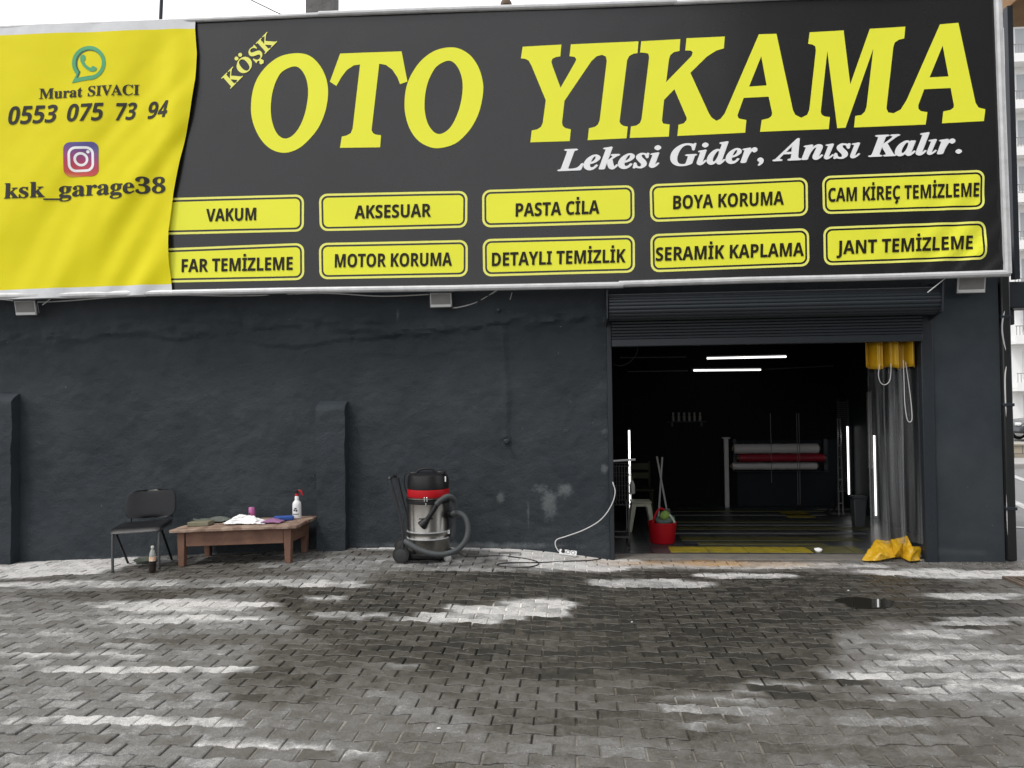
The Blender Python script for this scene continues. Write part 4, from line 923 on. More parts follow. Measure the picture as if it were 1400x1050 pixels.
# cart
gzl = float(gh(V_(546, 770)[0], yc))
base = MB(); base.lathe([(rd*.80, zz(758.5)), (rd*1.12, zz(757)), (rd*1.14, zz(752.5)), (rd*1.0, zz(751.9))], cx, 36); base.box(V_(580, 759.5, .0), (.50, .24, .022)); base.build('cart_base', M['black_plastic'], vac, bevel=.004)
for dy in (-.19, .17):
    c = V_(548.5+(2.0 if dy > 0 else 0), 764.5, dy); g0 = float(gh(c[0], c[1])); r = .080; c[2] = g0+r
    Rw = np.array([[1.0, 0, 0], [0, 0, -1], [0, 1, 0]])
    wh = MB().lathe([(r*.75, -.022), (r*.97, -.020), (r, -.012), (r, .012), (r*.97, .020), (r*.75, .022)], c, 32, Rw).build('rear_wheel', M['black_rubber'], vac)
    MB().lathe([(r*.10, -.027), (r*.62, -.0235), (r*.70, -.0225), (r*.70, .0225), (r*.62, .0235), (r*.1, .027)], c, 24, Rw).build('rim', mat('grey_black_rim', (.03, .031, .032), .45), wh)
MB().tube([V_(548, 764.5, -.16), V_(551, 764.5, .16)], .012, 8).build('axle', M['steel_dark'], vac)
for px_, dy in ((613, -.10), (604, .18)):
    c = V_(px_, 768, dy); g0 = float(gh(c[0], c[1])); r = .036; c[2] = g0+r
    cf = MB().box(c+np.array([-.012, 0, .034]), (.03, .05, .052)); cf = cf.build('castor_fork', M['chrome'], vac, bevel=.004)
    MB().lathe([(r*.8, -.014), (r, -.01), (r, .01), (r*.8, .014)], c+np.array([0, -.030, 0]), 20, np.array([[1.0, 0, 0], [0, 0, -1], [0, 1, 0]])).build('castor_wheel', mat('grey_castor_rubber', (.3, .3, .29), .6), cf)
pt = []
pushbar = MB().tube(catmull([V_(551, 750, -.20), V_(551, 735, -.20), V_(549, 716, -.20), V_(541, 685, -.2), V_(533, 657, -.20), V_(534, 653.5, -.18), V_(537, 651, .06), V_(541, 651, .12), V_(543.5, 655, .13), V_(549, 680, .13), V_(556, 708, .13), V_(557, 735, .13), V_(557, 750, .13)], 7), .0165, 9)
pushbar.build('push_bar', mat('satin_black_tube', (.03, .032, .034), .3), vac)
MB().tube([V_(533.2, 658, -.20), V_(532.6, 654, -.19)], .0155, 9).build('bar_tip', M['grey_steel'], vac)
def hose(pts, r):
    P = catmull(pts, 34); return MB().tube(P, [r*(1.0+.07*(1 if k % 4 < 2 else -1)) for k in range(len(P))], 12)
hy = -rd
hose([V_(597, 690, hy-.05), V_(604, 683, hy-.06), V_(613, 679, hy-.02), V_(621, 684, hy+.08), V_(622, 696, hy+.12), V_(619, 708, hy+.16), V_(620, 720, hy+.18), V_(618, 735, hy+.19)], .026).build('hose', M['hose'], vac, smooth=60)
hose([V_(618, 702.5, hy+.10), V_(627, 701.5, hy+.06), V_(636, 708, hy+.02), V_(640, 722, hy-.02), V_(637, 738, hy-.06), V_(626, 751, hy-.08), V_(608, 757.5, hy-.10), V_(590, 757, hy-.12), V_(572, 751, hy-.10), V_(560, 744, hy-.05), V_(554, 740, hy+.02)], .0265).build('hose', M['hose'], vac, smooth=60)
MB().tube([V_(598.5, 688.5, hy-.05), V_(590, 702, hy-.05), V_(583, 712, hy-.045)], [.023, .021, .026], 12).build('hose_wand', M['black_plastic'], vac)
MB().tube([V_(584, 711, hy-.045), V_(579, 716, hy-.04), V_(576, 719, hy-.04)], [.027, .042, .046], 12).build('nozzle', M['black_plastic'], vac)
MB().tube([V_(573, 709.5, hy-.035), V_(592, 709, hy-.035)], .007, 8).build('holder_bar', M['black_plastic'], vac)
inl = MB(); inl.tube([V_(612, 703, hy+.16), V_(620, 702.5, hy+.10)], .036, 14); inl.build('inlet_collar', M['black_plastic'], vac)

def onG(px, py, dz=.006): P = GG(px, py); P[2] += dz; return P
cable('floor_cable', [onG(625, 761, .05), onG(640, 762), onG(680, 760.5), onG(715, 764), onG(735, 769), onG(733, 774), onG(712, 777), onG(684, 775), onG(681, 772), onG(700, 770), onG(735, 770), onG(775, 768), onG(805, 767), onG(822, 764), onG(815, 760.5), onG(790, 757), W(779, 752, -.10)], .0055, 'black_cable', 'thin black power cord looping over the pavers between vacuum and power strip', sub=10)
a, b = W(764, 752, -.085), W(788, 750, -.085); a[2] = float(gh(a[0], a[1])); b[2] = float(gh(b[0], b[1])); d = (b-a); ln = np.linalg.norm(d[:2]); d /= np.linalg.norm(d); nrm = np.array([-d[1], d[0], 0]); upv = np.cross(d, nrm); Rs = np.stack([d, nrm, upv], 1)
pc_ = (a+b)/2+upv*.024; ps = thing('power_strip', (a+b)/2, 'white three-socket power strip lying at the foot of the wall', 'power strip')
tilt = Rs@pitch_m(.75); MB().box(pc_, (ln, .062, .042), tilt).build('body', M['white_plastic'], ps, bevel=.007)
for k in (-1, 0, 1):
    c = pc_+tilt@np.array([k*ln*.29, 0, .021]); so = MB().lathe([(.019, -.001), (.020, .002), (.016, .003), (.015, -.004)], c, 18, tilt).build('socket', mat('dark_socket', (.05, .05, .05), .5), ps)
    if k == -1: MB().lathe([(.015, -.002), (.016, .030), (.008, .034)], c, 14, tilt).build('plug', M['black_plastic'], ps)
cable('extension_cable', [a+np.array([0, 0, .03]), W(759.5, 746, -.07), W(761, 738, -.055), W(775, 733, -.05), W(797, 725, -.05), W(817, 714, -.05), W(829, 702, -.05), W(838, 686, -.05), W(841, 672, -.045), W(838, 660, -.03), W(838, 655, .04)], .0055, 'white_cable', 'white extension cable curving from the power strip up to the door jamb')

# ------------------------------------------------------------------ clear curtain gathered at the right of the doorway
CY_ = .13
cur_t = thing('strip_curtain', (3.05, CY_, .02), 'clear plastic door curtain with yellow hems gathered at the right jamb', 'curtain')
pvc = bpy.data.materials.new('clear_pvc'); pvc.use_nodes = True; N = pvc.node_tree.nodes; L = pvc.node_tree.links; p = N['Principled BSDF']
p.inputs['Base Color'].default_value = (.36, .37, .38, 1); p.inputs['Roughness'].default_value = .10; p.inputs['Specular IOR Level'].default_value = .9
trn = N.new('ShaderNodeBsdfTransparent'); mxs = N.new('ShaderNodeMixShader'); tcn = N.new('ShaderNodeTexCoord'); mp = N.new('ShaderNodeMapping'); mp.inputs['Scale'].default_value = (17, 9, .5)
nn = N.new('ShaderNodeTexNoise'); nn.inputs['Scale'].default_value = 1.0; nn.inputs['Detail'].default_value = 3; L.new(tcn.outputs['Object'], mp.inputs[0]); L.new(mp.outputs[0], nn.inputs['Vector'])
mrr = N.new('ShaderNodeMapRange'); mrr.inputs['From Min'].default_value = .38; mrr.inputs['From Max'].default_value = .68; mrr.inputs['To Min'].default_value = .05; mrr.inputs['To Max'].default_value = .36
L.new(nn.outputs[0], mrr.inputs[0]); L.new(mrr.outputs[0], mxs.inputs[0]); L.new(trn.outputs[0], mxs.inputs[1]); L.new(p.outputs[0], mxs.inputs[2]); L.new(mxs.outputs[0], N['Material Output'].inputs[0])
M['yellow_vinyl'] = mat('yellow_tarpaulin', (.58, .34, .012), .38, 0, (5, (.46, .26, .010), .3))
def cx_at(px, z): return W(px, 600, CY_)[0]
xa, xb = W(1189, 600, CY_)[0], W(1262, 600, CY_)[0]
def pleat(u, z, ph=0.0, amp=1.0):
    y = CY_+amp*(.060*math.sin(u*math.pi*2*3.1+ph+.25*math.sin(1.7*z))+.018*math.sin(u*math.pi*2*7.3+1.3+.6*z)+.006*math.sin(u*math.pi*2*17+2*z)); x = xa+(xb-xa)*(u+.03*math.sin(1.5*z+7*u)*u*(1-u)*4)
    return np.array([x, y, z])
zt, zb = W(1225, 500, CY_)[2], W(1225, 742, CY_)[2]
g = MB(); g.grid(lambda u, v: pleat(u, zb+(zt-zb)*v, 0, .8+.3*(1-v)), 200, 40); g.build('clear_sheet', pvc, cur_t, smooth=80, fix=False)
def loop(pts, r=.0042):
    return MB().tube(catmull(pts, 8), r, 7).build('rope_loop', M['white_cable'], cur_t)
ztop = W(1225, 466, CY_)[2]
g = MB(); xa2, xb2 = W(1186, 600, CY_)[0], W(1253, 600, CY_)[0]
def top_hem(u, v):
    P = pleat(u, zt, 0, 1.05); P[0] = xa2+(xb2-xa2)*u; P[1] -= .02; P[2] = zt-.012-.025*math.sin(7*u)**2+(ztop-zt+.02)*v; return P
g.grid(top_hem, 110, 6); o = g.build('top_hem', M['yellow_vinyl'], cur_t, smooth=80, fix=False); mo = o.modifiers.new('thick', 'SOLIDIFY'); mo.thickness = .004
def foot(P, Fs):                               # stiff hem slumped on the floor in a few sharp folds
    g = MB(); vs = []
    for px, py, dy in P: q = W(px, py, CY_+dy); q[2] = max(q[2], .016); vs.append(q)
    g.add(vs, Fs); o = g.build('bottom_hem', M['yellow_vinyl'], cur_t, smooth=75)
    m1 = o.modifiers.new('sub', 'SUBSURF'); m1.levels = 4; m1.render_levels = 4; m1.subdivision_type = 'SIMPLE'
    tx = bpy.data.textures.new('creases', 'CLOUDS'); tx.noise_scale = .085; m2 = o.modifiers.new('crumple', 'DISPLACE'); m2.texture = tx; m2.strength = .038; m2.mid_level = .5
    m3 = o.modifiers.new('thick', 'SOLIDIFY'); m3.thickness = .005
foot([(1178, 766, -.14), (1195, 768.5, -.20), (1224, 762, -.14), (1224, 741, .03), (1208, 746, -.05), (1197, 737, .05), (1188, 751, -.05), (1204, 757, -.18)],
     [(0, 1, 7, 6), (6, 7, 5), (5, 7, 4), (4, 7, 2), (7, 1, 2), (4, 2, 3), (5, 4, 3)])
foot([(1218, 738, .0), (1222, 761, -.12), (1231, 762, -.06), (1244, 769.5, -.20), (1258.5, 770, -.14), (1259, 747, .0), (1247, 747, -.09), (1240, 732, .05), (1229, 752, -.16), (1236, 745, -.02), (1248, 758, -.19)],
     [(0, 1, 8), (1, 2, 8), (8, 2, 9), (0, 8, 9, 7), (9, 2, 3, 10), (9, 10, 6), (7, 9, 6), (6, 10, 5), (10, 3, 4, 5)])
loop([W(1203, 497, .06), W(1201, 512, .05), W(1204, 523, .05), W(1210, 526, .05), W(1216, 521, .05), W(1218, 510, .05), W(1218, 497, .06)])
loop([W(1235, 492, .05), W(1236, 520, .04), W(1237, 550, .04), W(1240, 572, .04), W(1244, 577, .04), W(1247, 571, .04), W(1245, 545, .04), W(1241, 515, .05), W(1238, 495, .06)])
rail = tag(MB().tube([(DX0+.05, CY_, 2.17), (DX1-.05, CY_, 2.17)], .02, 8).build('curtain_rail', M['steel_dark'], origin=(1.9, CY_, 2.17)), 'dark steel curtain rail across the doorway behind the shutter bar', 'rail')

# ------------------------------------------------------------------ inside the garage
def tubelamp(P, Q, label, m='tube', group='lit tube lamps in the garage'):
    P, Q = np.array(P, float), np.array(Q, float); th = thing('tube_lamp', (P+Q)/2, label, 'lamp', group); d = (Q-P)/np.linalg.norm(Q-P)
    MB().tube([P+d*.03, Q-d*.03], .0115, 10).build('tube', M[m], th)
    for a, b in ((P, P+d*.03), (Q-d*.03, Q)): MB().tube([a, b], .017, 10).build('end_cap', M['black_plastic'], th)
    back = np.array([0, 0, .03]) if abs(d[2]) < .5 else (np.array([.03, 0, 0]) if P[0] > 3 else np.array([0, .03, 0]))
    MB().tube([P+back, Q+back], .014, 6).build('batten', M['black_plastic'], th); return th
t1 = tubelamp(W(963, 490, 2.5), W(1078, 487.5, 2.5), 'lit ceiling tube lamp, the nearer and longer of the two on the ceiling')
t2 = tubelamp(W(945, 506.5, 3.4), W(1043, 505.5, 3.4), 'lit ceiling tube lamp, the farther one hanging slightly lower in view')
for P in (W(985, 490, 2.5), W(1058, 488, 2.5), W(965, 506, 3.4), W(1025, 506, 3.4)): pass
q = XP(1158.5, 580, 3.86); q2 = XP(1158.5, 678, 3.86); q2[1] = q[1]; tubelamp(q2, q, 'lit tube lamp standing upright on the right garage wall nearest the back')
q = XP(1195, 592, 3.86); q2 = XP(1195, 707, 3.86); q2[1] = q[1]; tubelamp(q2, q, 'lit tube lamp upright on the right garage wall beside the clear curtain')
q = W(860, 585, 2.0); q2 = W(860.5, 699, 2.0); q2[0] = q[0]; tubelamp(q2, q, 'lit tube lamp standing upright on the left behind the white stool')

rk = thing('film_rack', W(1062, 625, 3.95), 'dark wall rack that carries three rolls on the back wall', 'rack')
for px in (1004, 1128):
    MB().box2(W(px-1.2, 645, 3.9)-np.array([0, .0, 0]), W(px+1.2, 600, 3.97)).build('upright', M['steel_dark'], rk)
for py in (622, 632.5, 643.5):
    b = MB(); b.box2(W(1003, py+.8, 3.78), W(1129, py-.8, 3.96)); b.build('shelf_bar', M['steel_dark'], rk)
def filmroll(x0, x1, yt, yb, m, label, core=True):
    a, b = W(x0, (yt+yb)/2, 3.82), W(x1, (yt+yb)/2, 3.82); b[2] = a[2]; r = abs(W(x0, yt, 3.82)[2]-W(x0, yb, 3.82)[2])/2
    th = thing('film_roll', (a+b)/2, label, 'film roll', 'rolls of vehicle wrap on the wall rack'); n = 26
    P = [a+(b-a)*k/n+np.array([0, 0, .006*fr(k*.2, r, 2, 3)]) for k in range(n+1)]
    MB().tube(P, r, 20).build('wrapped_film', m, th); MB().tube([a-np.array([.03, 0, 0]), b+np.array([.03, 0, 0])], r*.45, 12).build('cardboard_core', mat('cardboard', (.12, .09, .06), .8), th)
wf = mat('white_wrap_film', (.42, .41, .40), .35); rf = mat('dark_red_wrap_film', (.22, .008, .02), .3)
filmroll(1003, 1118, 607, 620.5, wf, 'thick white roll on the back wall rack, above the red one')
filmroll(1010, 1126, 620.8, 631.5, rf, 'dark red roll in the middle of the back wall rack')
filmroll(1001, 1116, 632.5, 642.5, wf, 'thinner white roll on the back wall rack, below the red one')
P = W(994, 693, 3.80); Q = W(994, 600, 3.80)
post = thing('white_post', (P[0], 3.8, .006), 'white square post with a flat cap before the dark back wall', 'post')
MB().box2((P[0]-.032, 3.77, .006), (P[0]+.032, 3.83, Q[2])).build('shaft', mat('post_white_paint', (.36, .36, .35), .5), post, bevel=.006)
MB().box2((P[0]-.055, 3.75, Q[2]+.0005), (P[0]+.055, 3.85, Q[2]+.025)).build('cap', mat('post_white_paint', (.36, .36, .35), .5), post, bevel=.006)
for px in (1053, 1089, 1092):
    a, b = W(px, 565, 3.3), W(px+2, 690 if px > 1060 else 660, 3.3); tag(MB().tube([a, (a+b)/2+np.array([.004, 0, 0]), b], .005, 6).build('hanging_hose', mat('grey_air_hose', (.12, .12, .12), .5), origin=a),
        {1053: 'short thin grey hose hanging before the rolls, left of the other two', 1089: 'longer thin grey hose hanging before the right half of the rolls', 1092: 'longest thin grey hose at the right of the hanging hoses'}[px], 'hose', 'hoses hanging from the ceiling')
sh = thing('bottle_shelf', W(938, 577, 3.93), 'thin dark shelf holding a row of small bottles on the back wall', 'shelf')
MB().box2(W(912, 577.5, 3.86), W(964, 576, 3.99)).build('board', M['steel_dark'], sh); 
for px in (918, 958): MB().box2(W(px, 583, 3.9), W(px+1.5, 577.8, 3.98)).build('bracket', M['steel_dark'], sh)
pb_ = mat('pale_bottle', (.16, .16, .15), .4); first = None
for k, px in enumerate((920.5, 928, 935.5, 942.5, 949.5, 957)):
    P = W(px, 575.8, 3.92)
    if first is None:
        bt = thing('small_bottle', P, 'small pale bottle in a row of six on the dark back wall shelf', 'bottle', 'small bottles on the back wall shelf'); first = bt
        MB().lathe([(.022, P[2]), (.022, P[2]+.075), (.012, P[2]+.085), (.012, P[2]+.092)], cxy(P), 14).build('body', pb_, bt)
        MB().lathe([(.018, P[2]+.0925), (.016, P[2]+.125), (.01, P[2]+.13)], cxy(P), 12).build('cap', pb_, bt); P0 = P
    else: copy_tree(first, None, (P[0]-P0[0], 0, 0))

# red bucket with cloth
P = G(907.5, 744, .012); P[1] += .12; bk_ = thing('bucket', P, 'red plastic bucket on the tiles inside the doorway', 'bucket')
rb0 = (W(925, 742, P[1])[0]-W(892, 742, P[1])[0])/2; rb1 = (W(927.5, 714, P[1])[0]-W(887.5, 714, P[1])[0])/2; hb_ = W(907, 713, P[1])[2]-P[2]
bm = mat('red_bucket_plastic', (.34, .006, .012), .4, 0, None, None, .2)
MB().lathe([(rb0, P[2]), (rb0*1.03, P[2]+.01), (rb1*.98, P[2]+hb_-.02), (rb1, P[2]+hb_-.018), (rb1, P[2]+hb_), (rb1*.95, P[2]+hb_), (rb0*.95, P[2]+.02), (.01, P[2]+.015)], cxy(P), 32).build('tub', bm, bk_)
MB().tube(catmull([P+np.array([-.11, -.05, hb_-.01]), P+np.array([-.07, -.04, hb_+.10]), P+np.array([-.02, -.03, hb_+.15]), P+np.array([.02, -.02, hb_+.13])], 6), .012, 8).build('handle', bm, bk_)
g = MB(); g.ball(P+np.array([.03, 0, hb_+.015]), (.11, .10, .055), 22, 12); g.v = [(x+.02*fr(x, z, 9, 2), y, z+.03*fr(x, y, 9, 5)) for x, y, z in g.v]
tag(g.build('wet_cloth', mat('grey_green_cloth', (.10, .15, .13), .9, 0, (20, (.05, .08, .07), .3)), origin=P+np.array([0, 0, hb_])), 'grey green cloth bunched in the top of the red bucket', 'cloth')
g = MB(); g.ball(P+np.array([.02, -.06, hb_+.075]), (.055, .05, .05), 18, 10); g.v = [(x+.012*fr(x, z, 14, 7), y, z+.016*fr(x, y, 14, 1)) for x, y, z in g.v]
tag(g.build('green_sponge', mat('green_sponge', (.16, .26, .05), .9), origin=P+np.array([0, 0, hb_+.07])), 'small green sponge on top of the cloth in the bucket', 'sponge')
g = MB(); pts = catmull([P+np.array([.07, -.08, hb_+.09]), P+np.array([.10, -.09, hb_+.05]), P+np.array([.125, -.09, hb_-.0])], 6); g.tube(pts, .012, 8, flat=.5); tag(g.build('rag_strip', mat('pale_green_rag', (.36, .42, .34), .9), origin=pts[0]), 'pale green rag strip hanging over the bucket rim', 'rag')
for (a, b, lab) in (((898, 624), (912, 693), 'mop handle leaning to the left behind the red bucket'), ((905.5, 625), (900, 705), 'mop handle leaning to the right behind the red bucket')):
    A_, B_ = W(*a, 1.55), G(b[0], b[1]+6, .01); B_[1] = 1.35; B_ = W(b[0], b[1]+6, 1.35)
    B_[2] = max(B_[2], .05); th = thing('mop', (B_[0], B_[1], .007), lab, 'mop', 'mops behind the bucket')
    MB().tube([A_, B_], .011, 8).build('handle', mat('pale_mop_handle', (.32, .32, .31), .5), th)
    MB().tube([(B_[0], B_[1], B_[2]+.03), (B_[0], B_[1]-.01, .016)], [.035, .075], 12).build('mop_head', mat('damp_mop_cotton', (.07, .08, .08), .95, 0, (60, (.12, .12, .11), .2)), th)

# white stool
P = G(878, 728, .007); P[1] += .16; stl = thing('plastic_stool', P, 'white plastic stool with flared legs on the left inside the doorway', 'stool'); sm = mat('cream_plastic', (.46, .46, .36), .45)
sh_ = W(878, 684, P[1])[2]-P[2]; a, b = .115, .165
MB().box(P+np.array([0, 0, sh_-.012]), (.25, .25, .024)).build('seat', sm, stl, bevel=.01)
MB().box(P+np.array([0, 0, sh_-.045]), (.235, .235, .04)).build('skirt', sm, stl, bevel=.008)
for sx in (-1, 1):
    for sy in (-1, 1):
        lg = MB(); vs = []
        for (r, hw, z) in ((b, .020, P[2]), (a, .030, P[2]+sh_-.024)):
            for dx, dy in ((-1, -1), (1, -1), (1, 1), (-1, 1)): vs.append((P[0]+sx*(r-hw)+dx*hw, P[1]+sy*(r-hw)+dy*hw, z))
        lg.add(vs, [(0, 1, 2, 3), (4, 5, 6, 7), (0, 1, 5, 4), (1, 2, 6, 5), (2, 3, 7, 6), (3, 0, 4, 7)]); lg.build('leg', sm, stl, bevel=.006)
# wire trolley by the left jamb
tr_ = thing('wire_trolley', W(849, 700, .75)*np.array([1, 1, 0])+np.array([0, 0, .006]), 'dark wire basket trolley just inside the left door jamb', 'trolley')
wx0, wx1, wz0, wz1 = W(838, 690, .75)[0]-.12, W(861, 690, .75)[0], W(850, 688, .75)[2], W(850, 636, .75)[2]
wb = MB(); wm = mat('dull_wire', (.10, .10, .10), .4, .6)
for yy in (.62, 1.02):
    for k in range(11): x = wx0+(wx1-wx0)*k/10; wb.tube([(x, yy, wz0), (x, yy, wz1)], .0035, 5)
    for k in range(5): z = wz0+(wz1-wz0)*k/4; wb.tube([(wx0, yy, z), (wx1, yy, z)], .0045 if k in (0, 4) else .003, 5)
for k in range(5):
    z = wz0+(wz1-wz0)*k/4
    for x in (wx0, wx1): wb.tube([(x, .62, z), (x, 1.02, z)], .004, 5)
for k in range(9): x = wx0+(wx1-wx0)*k/8; wb.tube([(x, .62, wz0), (x, 1.02, wz0)], .003, 5)
wb.build('basket', wm, tr_)
hb2 = MB().tube([(wx0+.02, .62, wz1+.05), (wx1+.06, .64, wz1+.07)], .012, 8); hb2.build('push_handle', M['alu'], tr_)
fr_ = MB()
for x in (wx0+.02, wx1-.02):
    for yy in (.64, 1.0): fr_.tube([(x, yy, .08), (x, yy, wz0)], .008, 6)
fr_.tube([(wx0+.02, .64, .12), (wx1-.02, .64, .12), (wx1-.02, 1.0, .12), (wx0+.02, 1.0, .12), (wx0+.02, .64, .12)], .008, 6); fr_.build('frame', wm, tr_)
for x in (wx0+.02, wx1-.02):
    for yy in (.64, 1.0): MB().lathe([(.03, -.012), (.036, -.008), (.036, .008), (.03, .012)], (x, yy, .045), 14, np.array([[0, 0, 1.0], [0, 1, 0], [-1, 0, 0]])).build('castor', M['black_rubber'], tr_)
# plastic chair back and spray bottle behind the stool
P = W(877, 700, 2.7); P[2] = .006; pcx = thing('plastic_chair', P, 'olive plastic chair with a slatted back behind the white stool', 'chair'); pm_ = mat('olive_plastic', (.035, .035, .018), .5, 0, None, None, .2)
for z0, z1 in ((.52, .62), (.40, .49)): MB().box(P+np.array([.0, .18, (z0+z1)/2+.12]), (.26, .02, z1-z0)).build('back_slat', pm_, pcx, bevel=.01)
MB().box(P+np.array([0, 0, .40]), (.32, .34, .025)).build('seat', pm_, pcx, bevel=.01)
for sx in (-.13, .13):
    MB().tube([P+np.array([sx, .17, .0]), P+np.array([sx, .18, .76])], .016, 8).build('rear_leg', pm_, pcx); MB().tube([P+np.array([sx*1.05, -.15, 0]), P+np.array([sx, -.14, .39])], .016, 8).build('front_leg', pm_, pcx)
P = W(864.5, 675, 1.05); hsb = thing('hanging_spray_bottle', P, 'pale spray bottle with olive head hung beside the wire trolley', 'spray bottle')
MB().lathe([(.028, P[2]), (.032, P[2]+.01), (.032, P[2]+.10), (.014, P[2]+.14), (.014, P[2]+.15)], cxy(P), 16).build('body', mat('cloudy_plastic', (.30, .31, .30), .4), hsb)
MB().tube([P+np.array([.0, 0, .15]), P+np.array([.0, 0, .19]), P+np.array([.03, -.01, .205])], [.014, .015, .01], 8).build('spray_head', pm_, hsb)
# right side: slatted panel, ladder, bin, hanging sheet
P = XP(1144, 550, 3.86); Q = XP(1158, 690, 3.86)
y0, y1 = XP(1160, 600, 3.91)[1], min(3.97, XP(1143, 600, 3.91)[1])
sl = thing('slatted_panel', (3.86, (y0+y1)/2, .3), 'tall grey slatted panel on the right garage wall behind the upright lamp', 'panel')
zt_, zb_ = XP(1150, 548, 3.86)[2], XP(1150, 672, 3.86)[2]; sg = MB(); k = 0; z = zb_
while z < zt_: sg.box2((3.90, y0+.02, z), (3.922, y1, z+.018)); z += .03
sg.build('slats', mat('grey_slats', (.11, .11, .11), .5), sl)
for y in (y0, y1): MB().box2((3.897, y, zb_-.02), (3.926, y+.018, zt_+.02)).build('side_rail', M['steel_dark'], sl)
lad = thing('step_ladder', (3.72, 3.2, .006), 'narrow aluminium step ladder leaning on the right garage wall under the upright lamp', 'ladder')
A0, A1 = W(1145, 572, 3.62), W(1147, 716, 3.0); A1[2] = .008
lm_ = mat('dull_aluminium', (.26, .26, .26), .4, .6)
for dx in (0, .06): MB().tube([A0+np.array([dx*.6, 0, 0]), A1+np.array([dx, 0, 0])], .011, 6).build('rail', lm_, lad)
for k in range(7): q = A1+(A0-A1)*(k+1)/8.5; MB().box(q+np.array([.028, 0, 0]), (.055, .03, .01)).build('rung', lm_, lad)
for dx in (-.06, .03): MB().tube([A1+(A0-A1)*.33+np.array([dx*.2+.03, 0, 0]), np.array([A1[0]+dx, A1[1]+.3, .008])], .009, 6).build('rear_leg', M['black_plastic'], lad)
P = G(1179, 722, .007); P[1] += .12; bn = thing('waste_bin', P, 'dark grey lidded bin on the right inside the garage', 'bin'); h_ = W(1179, 678, P[1])[2]-P[2]
g = MB(); vs = []
for hw, z in ((.062, P[2]), (.078, P[2]+h_-.03)):
    for dx, dy in ((-1, -1), (1, -1), (1, 1), (-1, 1)): vs.append((P[0]+dx*hw, P[1]+dy*hw, z))
g.add(vs, [(0, 1, 2, 3), (4, 5, 6, 7), (0, 1, 5, 4), (1, 2, 6, 5), (2, 3, 7, 6), (3, 0, 4, 7)]); gm = mat('grey_bin_plastic', (.055, .06, .062), .5); g.build('body', gm, bn, bevel=.012)
MB().box((P[0], P[1], P[2]+h_-.012), (.17, .17, .03)).build('lid', gm, bn, bevel=.01)
q0, q1 = XP(1185, 536, 3.9), XP(1192, 536, 3.9); z0, z1 = XP(1188, 640, 3.9)[2], q0[2]
hs_ = tag(MB().grid(lambda u, v: (3.895-.012*math.sin(6*u), q1[1]+(q0[1]-q1[1])*u, z0+(z1-z0)*v), 14, 10).build('hanging_sheet', mat('pale_sheet', (.30, .30, .29), .6), origin=(3.895, q0[1], z1), fix=False), 'long pale sheet hanging on the right garage wall left of the curtain', 'sheet')
mo = hs_.modifiers.new('thick', 'SOLIDIFY'); mo.thickness = .006
P = G(1119, 754.5, .012); g = MB(); g.ball(P+np.array([0, 0, .018]), (.042, .03, .024), 16, 10); g.v = [(x+.012*fr(x, z, 20, 2), y, z+.010*fr(x, y, 20, 5)) for x, y, z in g.v]
tag(g.build('crumpled_paper', M['white_cloth'], origin=P), 'small ball of crumpled white paper on the yellow floor tiles', 'paper')
cable('ceiling_cable', [W(838, 498, .5), W(850, 500, .5), W(862, 494, .5), W(870, 484, .5), W(872, 474, .5)], .006, 'black_cable', 'black cable looping down inside the top left of the doorway')
for (a, b, y, lab) in (((848, 489), (938, 488), 2.5, 'thin dark conduit along the ceiling left of the nearer tube lamp'), ((858, 508), (940, 507), 3.4, 'thin dark conduit along the ceiling left of the farther tube lamp'), ((1046, 505), (1140, 500), 3.4, 'thin dark conduit along the ceiling right of the farther tube lamp')):
    A_, B_ = W(*a, y), W(*b, y); tag(MB().tube([A_, B_], .009, 6).build('conduit', mat('grey_conduit', (.06, .062, .065), .4), origin=A_), lab, 'conduit', 'conduits under the garage ceiling')
P = W(1262, 556, .17); 

# ------------------------------------------------------------------ small things outside
dg = GG(1392, 797); gr = thing('drain_grate', (dg[0]+.1, dg[1], dg[2]), 'rusty iron drain grate in the paving near the right corner', 'drain grate'); gm_ = mat('rusty_iron', (.17, .13, .10), .85, .1, (14, (.07, .05, .04), .25), (80, .5))
gx, gy, gz_ = dg[0]-.05, dg[1], dg[2]+.002
f_ = MB()
for a, b in (((gx, gy-.16), (gx+.62, gy-.13)), ((gx, gy+.13), (gx+.62, gy+.16)), ((gx, gy-.129), (gx+.03, gy+.129)), ((gx+.59, gy-.129), (gx+.62, gy+.129))): f_.box2((*a, gz_-.02), (*b, gz_+.022))
f_.build('frame', gm_, gr, bevel=.004)
for k in range(9): MB().box2((gx+.055+k*.06, gy-.1285, gz_-.015), (gx+.075+k*.06, gy+.1285, gz_+.016)).build('bar', gm_, gr)
peb = mat('pale_pebble', (.55, .54, .52), .8)
for px, py, r, lab in ((1258, 767, .018, 'white pebble at the foot of the right pillar'), (864, 851, .010, 'tiny white chip on the wet pavers before the doorway'), (1160, 808, .012, 'tiny white chip on the pavers beside the puddle'), (600, 997, .012, 'white chip in a paver joint near the middle foreground'), (255, 984, .006, 'small dark stone on the pale paver streak')):
    P = GG(px, py); r *= .6; g = MB(); g.ball(P+np.array([0, 0, r*.6]), (r*1.3, r, r*.7), 10, 7); g.v = [(x+.2*r*fr(x, z, 40, 2), y, z) for x, y, z in g.v]
    tag(g.build('pebble', peb if 'dark' not in lab else M['black_rubber'], origin=P), lab, 'pebble', 'loose chips on the paving')

